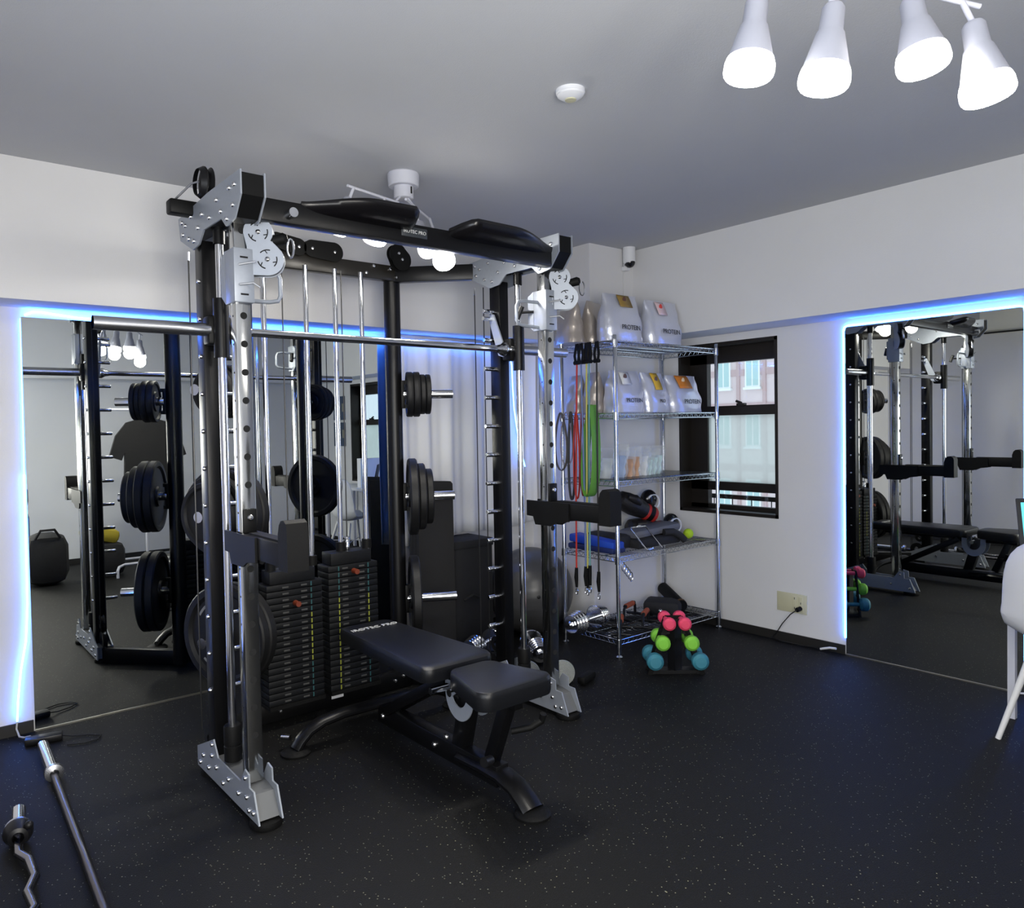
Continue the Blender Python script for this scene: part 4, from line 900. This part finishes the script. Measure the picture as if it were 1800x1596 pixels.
t = MB().tube([(4.35, 2.30, .01), (4.345, 2.24, .03), (4.34, 2.20, .035)], .007, 8).build('led_lead_end', WHITE); tag(t, 'white lead end sticking out by the corner of the right mirror', 'cable end')
sc_ = T('security_camera', 'white dome security camera under the ceiling in the corner', 'camera', (3.99, 3.45, 2.5))
MB().lathe([(0, .095), (.042, .095), (.042, .0), (.040, -.01), (0, -.01)], (3.985, 3.44, 2.485), (0, 0, 1), 28).build('housing', WHITE, sc_)
MB().sph((3.985, 3.435, 2.480), .037, 24).build('lens_dome', mat('glossy black dome', (.01, .01, .012), .05), sc_)
MB().lathe([(.036, 0), (.043, 0), (.043, .006), (.036, .006)], (3.985, 3.44, 2.478), (0, -.5, -1), 24).box((3.97, 3.45, 2.43), (4.01, 3.50, 2.46), bev=.004).build('bracket', WHITE, sc_)
MB().tube([(3.99, 3.497, 2.44), (3.99, 3.497, 2.3), (3.985, 3.497, 2.1)], .004, 6).build('cable', mat('white cable', (.66, .66, .67), .5), sc_)
sd = T('smoke_detector', 'round white smoke detector on the ceiling', 'smoke detector', (1.96, 1.97, H))
MB().lathe([(0, 0), (.052, 0), (.052, .012), (.048, .015), (.048, .02), (.03, .032), (0, .034)], (1.955, 1.95, H), (0, 0, -1), 32).build('body', WHITE, sd)
MB().lathe([(.02, 0), (.02, .004), (0, .005)], (1.955, 1.95, H-.033), (0, 0, -1), 20).build('sensor', IV, sd)

# ---------------------------------------------------------------- ceiling lamps
LENS = mat('lit lamp lens', (1, 1, 1), .4, emit=(1., .97, .90), es=60)
RIMG = mat('lamp glow ring', (1, 1, 1), .5, emit=(1., .98, .94), es=3.0)
OFFL = mat('unlit lamp lens', (.8, .8, .78), .3)
def lamp(parent, sock, lens, on=True, r=.054, energy=60, side=1., blend=.8, ang=150, warm=(1., .95, .86)):
    s_ = Vector(sock); e = Vector(lens); d = (e-s_).normalized(); L = (e-s_).length
    body = MB().lathe([(0, 0), (.019, 0), (.024, .008), (.026, L*.33), (.030, L*.36), (r*.96, L*.86), (r, L*.93), (r, L*.985), (r*.97, L), (0, L*.985)], s_, d, 28).build('lamp_head', mat('lamp enamel', (.36, .37, .43), .5), parent)
    MB().lathe([(0, 0), (r*.93, 0), (r*.93, .004), (0, .006)], e, d, 28).build('lens', LENS if on else OFFL, body)
    if on:
        MB().lathe([(r*.985, 0), (r*1.012, .006), (r*.995, .022), (r*.93, .034)], e, -d, 28).build('glow_ring', RIMG, body)
        ld = bpy.data.lights.new('spot', 'SPOT'); ld.energy = energy; ld.spot_size = radians(ang); ld.spot_blend = blend; ld.color = warm; ld.shadow_soft_size = .05
        lo = bpy.data.objects.new('lamp_light', ld); COL.objects.link(lo); lo.parent = parent
        lp = bpy.data.lights.new('bulb', 'POINT'); lp.energy = side; lp.color = warm; lp.shadow_soft_size = .05
        lq = bpy.data.objects.new('bulb_light', lp); COL.objects.link(lq); lq.parent = parent; lq.location = e+d*.035-Vector(parent.location)
        lo.location = e+d*.02-Vector(parent.location); lo.rotation_euler = d.to_track_quat('-Z', 'Y').to_euler()
def fixture(name, label, base, rails, heads, side=1.):
    f = T(name, label, 'ceiling light', base, 'four-lamp ceiling lights'); b = Vector(base)
    MB().lathe([(0, 0), (.072, 0), (.075, .004), (.072, .058), (.068, .062), (.046, .062), (.046, .115), (.042, .118), (0, .118)], b, (0, 0, -1), 32).build('canopy', WHM, f)
    MB().box((b.x+.01, b.y-.0475, b.z-.1), (b.x+.017, b.y-.043, b.z-.068)).build('slot', DARK, f)
    for a, c in rails:
        a = Vector(a); c = Vector(c)
        MB().cyl(a, c, .0058, seg=12).build('rail', WHM, f)
        near_ = min((a, c, (a+c)/2), key=lambda p: (p-b).length)
        n2 = a+(c-a)*max(.06, min(.94, (b-a).dot(c-a)/(c-a).length_squared))
        MB().cyl(n2, (b.x+(n2.x-b.x)*.35, b.y+(n2.y-b.y)*.35, b.z-.11), .006, seg=10).build('hanger', WHM, f)
    for st, so, le, on, en in heads:
        MB().cyl(st, so, .0065, seg=10).build('stem', WHM, f)
        lamp(f, so, le, on, energy=en, side=side)
    return f
E1 = 9.5
fixture('ceiling_spotlight', 'white four-lamp ceiling light nearest the camera, its lamps cut by the top edge', (1.73, .80, H),
        [((1.45, .98, 2.37), (1.72, .83, 2.36)), ((1.74, .80, 2.36), (1.915, .635, 2.288))],
        [((1.50, .95, 2.36), (1.519, .937, 2.305), (1.50, .948, 2.14), True, E1), ((1.65, .86, 2.362), (1.652, .832, 2.290), (1.628, .845, 2.115), True, E1),
         ((1.785, .76, 2.34), (1.783, .726, 2.300), (1.785, .700, 2.145), True, E1), ((1.887, .66, 2.298), (1.887, .640, 2.245), (1.893, .612, 2.080), True, E1)], 1.7)
fixture('ceiling_spotlight', 'white four-lamp ceiling light hanging above the machine', (1.95, 3.06, H),
        [((1.585, 2.93, 2.425), (1.90, 3.03, 2.43)), ((1.90, 2.965, 2.43), (2.19, 3.19, 2.43))],
        [((1.62, 2.94, 2.426), (1.60, 2.945, 2.375), (1.535, 2.95, 2.235), True, E1), ((1.81, 3.0, 2.428), (1.79, 2.995, 2.37), (1.745, 2.99, 2.225), True, E1),
         ((1.985, 3.03, 2.43), (1.985, 2.99, 2.34), (1.985, 2.90, 2.195), True, E1), ((2.17, 3.17, 2.43), (2.14, 3.08, 2.33), (2.10, 2.95, 2.165), True, E1)], .75)

# ---------------------------------------------------------------- behind the camera and at the right edge
def chair(c, ang, label):
    t = T('shell_chair', label, 'chair', (c[0], c[1], 0)); R = Matrix.Rotation(ang, 3, 'Z'); o = Vector((c[0], c[1], 0))
    V = []; F = []; n, k = 16, 14
    # profile from front lip of the seat up the backrest
    pr_ = [(.22, .415), (.20, .435), (.10, .432), (0, .42), (-.10, .415), (-.16, .43), (-.20, .48), (-.225, .56), (-.24, .66), (-.25, .76), (-.25, .83), (-.245, .865)]
    wd_ = [.20, .225, .235, .24, .24, .245, .245, .24, .235, .22, .18, .10]
    for j, ((px, pz), w_) in enumerate(zip(pr_, wd_)):
        for i in range(k+1):
            u = -1+2*i/k; cv = u*u
            V.append(o+R @ Vector((px+.10*cv*(j > 4)*(1 if j > 6 else .6), u*w_, pz+.06*cv*(j <= 6))))
    for j in range(len(pr_)-1):
        for i in range(k): a = j*(k+1)+i; F.append((a, a+1, a+k+2, a+k+1))
    m = MB(); m._new(V, F, 0, True); s_ = m.build('shell', WHITE, t); md = s_.modifiers.new('s', 'SOLIDIFY'); md.thickness = .008; md.offset = 0
    sb_ = s_.modifiers.new('b', 'SUBSURF'); sb_.levels = sb_.render_levels = 1
    for sx, sy in ((1, 1), (1, -1), (-1, 1), (-1, -1)):
        p0 = o+R @ Vector((sx*.12, sy*.12, .40)); p1 = o+R @ Vector((sx*.22, sy*.22, 0))
        MB().cyl(p1, p0, .011, .016, seg=14).build('leg', mat('white painted wood', (.75, .75, .74), .5), t)
    MB().cyl(o+R @ Vector((-.17, -.17, .2)), o+R @ Vector((.17, .17, .2)), .004, seg=8).cyl(o+R @ Vector((.17, -.17, .2)), o+R @ Vector((-.17, .17, .2)), .004, seg=8).build('brace', WHM, t)
    return t
chair((3.90, .93), -.05, 'white moulded shell chair at the right edge of the picture')
dk = T('desk', 'white desk under the second window, seen past the chair', 'desk', (4.15, .72, 0))
MB().box((3.98, .10, .715), (4.37, 1.21, .74), bev=.003).build('desktop', WHITE, dk)
for x in (4.0, 4.34):
    for y in (.13, 1.2): MB().box((x-.015, y-.015, 0), (x+.015, y+.015, .715)).build('leg', WHM, dk)
tb_ = T('tablet', 'tablet with a cyan screen standing at the right edge of the picture', 'tablet', (4.02, 1.19, .74))
c = Vector((4.085, 1.11, .878)); Rt = Matrix.Rotation(-.9, 3, 'Z') @ Matrix.Rotation(-.22, 3, 'X')
MB().obox(c, (.19, .012, .265), Rt, bev=.012).build('case', mat('dark grey case', (.035, .035, .035), .6), tb_)
MB().obox(c+Rt @ Vector((0, -.0065, 0)), (.155, .002, .225), Rt).build('screen', mat('lit cyan screen', (.1, .5, .6), .3, emit=(.12, .62, .70), es=.9), tb_)
MB().obox(c+Rt @ Vector((0, .05, -.06)), (.06, .005, .16), Rt @ Matrix.Rotation(.5, 3, 'X')).build('stand', MATS['dark grey case'], tb_)
bd = T('ring_binder', 'white ring binder standing on the desk', 'binder', (4.2, .72, .74))
MB().box((4.08, .70, .74), (4.34, .78, 1.06), bev=.003).build('cover', WHITE, bd); MB().cyl((4.13, .699, .79), (4.13, .695, .79), .012).build('finger_ring', DARK, bd)
for i, (y, z) in enumerate(((.98, 1.35), (1.13, 1.35), (.98, .98), (1.13, .98))):
    pass
for i, z in enumerate((1.50, 1.18)):
    t = T('poster', ('upper' if i == 0 else 'lower')+' blue poster on the right wall near the camera', 'poster', (XR, -.25, z), 'posters on the right wall')
    MB().box((XR-.004, -.42, z), (XR, -.12, z+.29)).build('sheet', mat('dark blue print', (.05, .08, .14), .5, noise=.5, nscale=9), t)
    MB().box((XR-.0045, -.20, z+.10), (XR-.004, -.15, z+.20)).box((XR-.0045, -.35, z+.17), (XR-.004, -.31, z+.23)).build('picture', mat('pale print patch', (.35, .33, .25), .5), t)
# air conditioner on the left wall
ac = T('air_conditioner', 'wall mounted air conditioner seen in the right mirror', 'air conditioner', (XW, 2.4, 2.3))
MB().prism([(XW, 2.28), (XW, 2.56), (XW+.19, 2.56), (XW+.21, 2.54), (XW+.21, 2.36), (XW+.15, 2.28)], 1, 2.25, 3.05).build('housing', mat('off white plastic', (.76, .75, .68), .5), ac) if False else None
m = MB(); pts = [(XW, 2.28), (XW+.14, 2.28), (XW+.20, 2.35), (XW+.21, 2.54), (XW+.18, 2.56), (XW, 2.56)]
V = [(p[0], 2.25, p[1]) for p in pts]+[(p[0], 3.05, p[1]) for p in pts]; n = 6
m._new(V, [tuple(range(n)), tuple(range(2*n-1, n-1, -1))]+[(i, n+i, n+(i+1) % n, (i+1) % n) for i in range(n)]); m.build('housing', mat('off white plastic', (.76, .75, .68), .5), ac)
MB().bar((XW+.15, 2.27, 2.285), (XW+.15, 3.03, 2.285), .05, .012).build('air_slot', DARK, ac)
# garment stand with black t-shirt
gs = T('garment_stand', 'white pipe garment stand in front of the front wall', 'garment stand', (2.05, .1, 0))
MB().tube([(2.05, .05, .12), (2.05, .05, 1.62)], .013, 12).build('pole', WHM, gs)
MB().tube([(1.72, .28, .0), (1.72, .28, .07), (1.74, .25, .10), (1.80, .20, .11), (2.35, .20, .11), (2.39, .24, .10), (2.40, .28, .07), (2.40, .28, 0)], .013, 12).tube([(1.75, -.2, 0), (1.75, -.2, .1), (2.38, -.2, .1), (2.38, -.2, 0)], .013, 12).tube([(2.05, -.2, .1), (2.05, .20, .11)], .013, 12).build('base', WHM, gs)
MB().tube([(1.72, .05, 1.62), (2.40, .05, 1.62)], .013, 12).build('rail', WHM, gs)
ts = T('t_shirt', 'black t-shirt hanging on the white garment stand', 't-shirt', (2.05, .05, 1.2))
m = MB()
out = [(-.10, 1.52), (.10, 1.52), (.20, 1.49), (.30, 1.36), (.36, 1.16), (.25, 1.12), (.22, 1.20), (.235, .85), (-.235, .85), (-.22, 1.20), (-.25, 1.12), (-.36, 1.16), (-.30, 1.36), (-.20, 1.49)]
m.prism([(2.07+p[0], p[1]) for p in out], 1, .095, .135); m.build('cloth', mat('black jersey', (.010, .010, .011), .95, bump=.5, bscale=8), ts)
MB().tube([(1.88, .11, 1.47), (2.07, .11, 1.56), (2.26, .11, 1.47)], .006, 8).tube([(2.07, .11, 1.56), (2.07, .09, 1.60), (2.07, .05, 1.635)], .003, 6).build('hanger', CHR, ts)
db_ = T('duffel_bag', 'black duffel bag on the floor before the front wall', 'bag', (1.2, .15, 0))
MB().obox((1.15, .12, .24), (.36, .34, .48), None, bev=.12).build('body', MATS['black nylon cloth'], db_); MB().tube([(1.05, .26, .44), (1.09, .3, .52), (1.2, .3, .52), (1.25, .26, .44)], .012, 8).build('strap', MATS['black nylon cloth'], db_)
t = T('yellow_bag', 'yellow cloth bag lying on the black duffel heap', 'bag', (1.62, .05, .3))
MB().obox((1.62, .04, .415), (.34, .2, .14), Matrix.Rotation(.3, 3, 'Y'), bev=.05).build('cloth', mat('yellow cloth', (.38, .30, .02), .8), t)
t = T('backpack', 'black backpack on the floor under the yellow bag', 'bag', (1.68, .05, 0))
MB().obox((1.66, .05, .165), (.34, .26, .33), None, bev=.08).build('body', MATS['black nylon cloth'], t)
vc = T('water_jug', 'blue water jug with a dark cap seen in the mirror corner', 'jug', (1.0, -.22, 0))
MB().lathe([(0, 0), (.07, 0), (.075, .02), (.075, .6), (.05, .68), (.04, .72), (0, .72)], (1.0, -.22, 0)).build('tank', mat('blue tinted plastic', (.08, .20, .42), .25), vc)
MB().lathe([(0, .72), (.065, .72), (.07, .76), (.07, .86), (.05, .9), (0, .9)], (1.0, -.22, 0)).build('cap', PLA, vc); MB().sph((1.0, -.155, .82), .022).build('orange_button', mat('orange red plastic', (.7, .12, .03), .4), vc)
# faint extra light entering through the openings comes from the sky itself
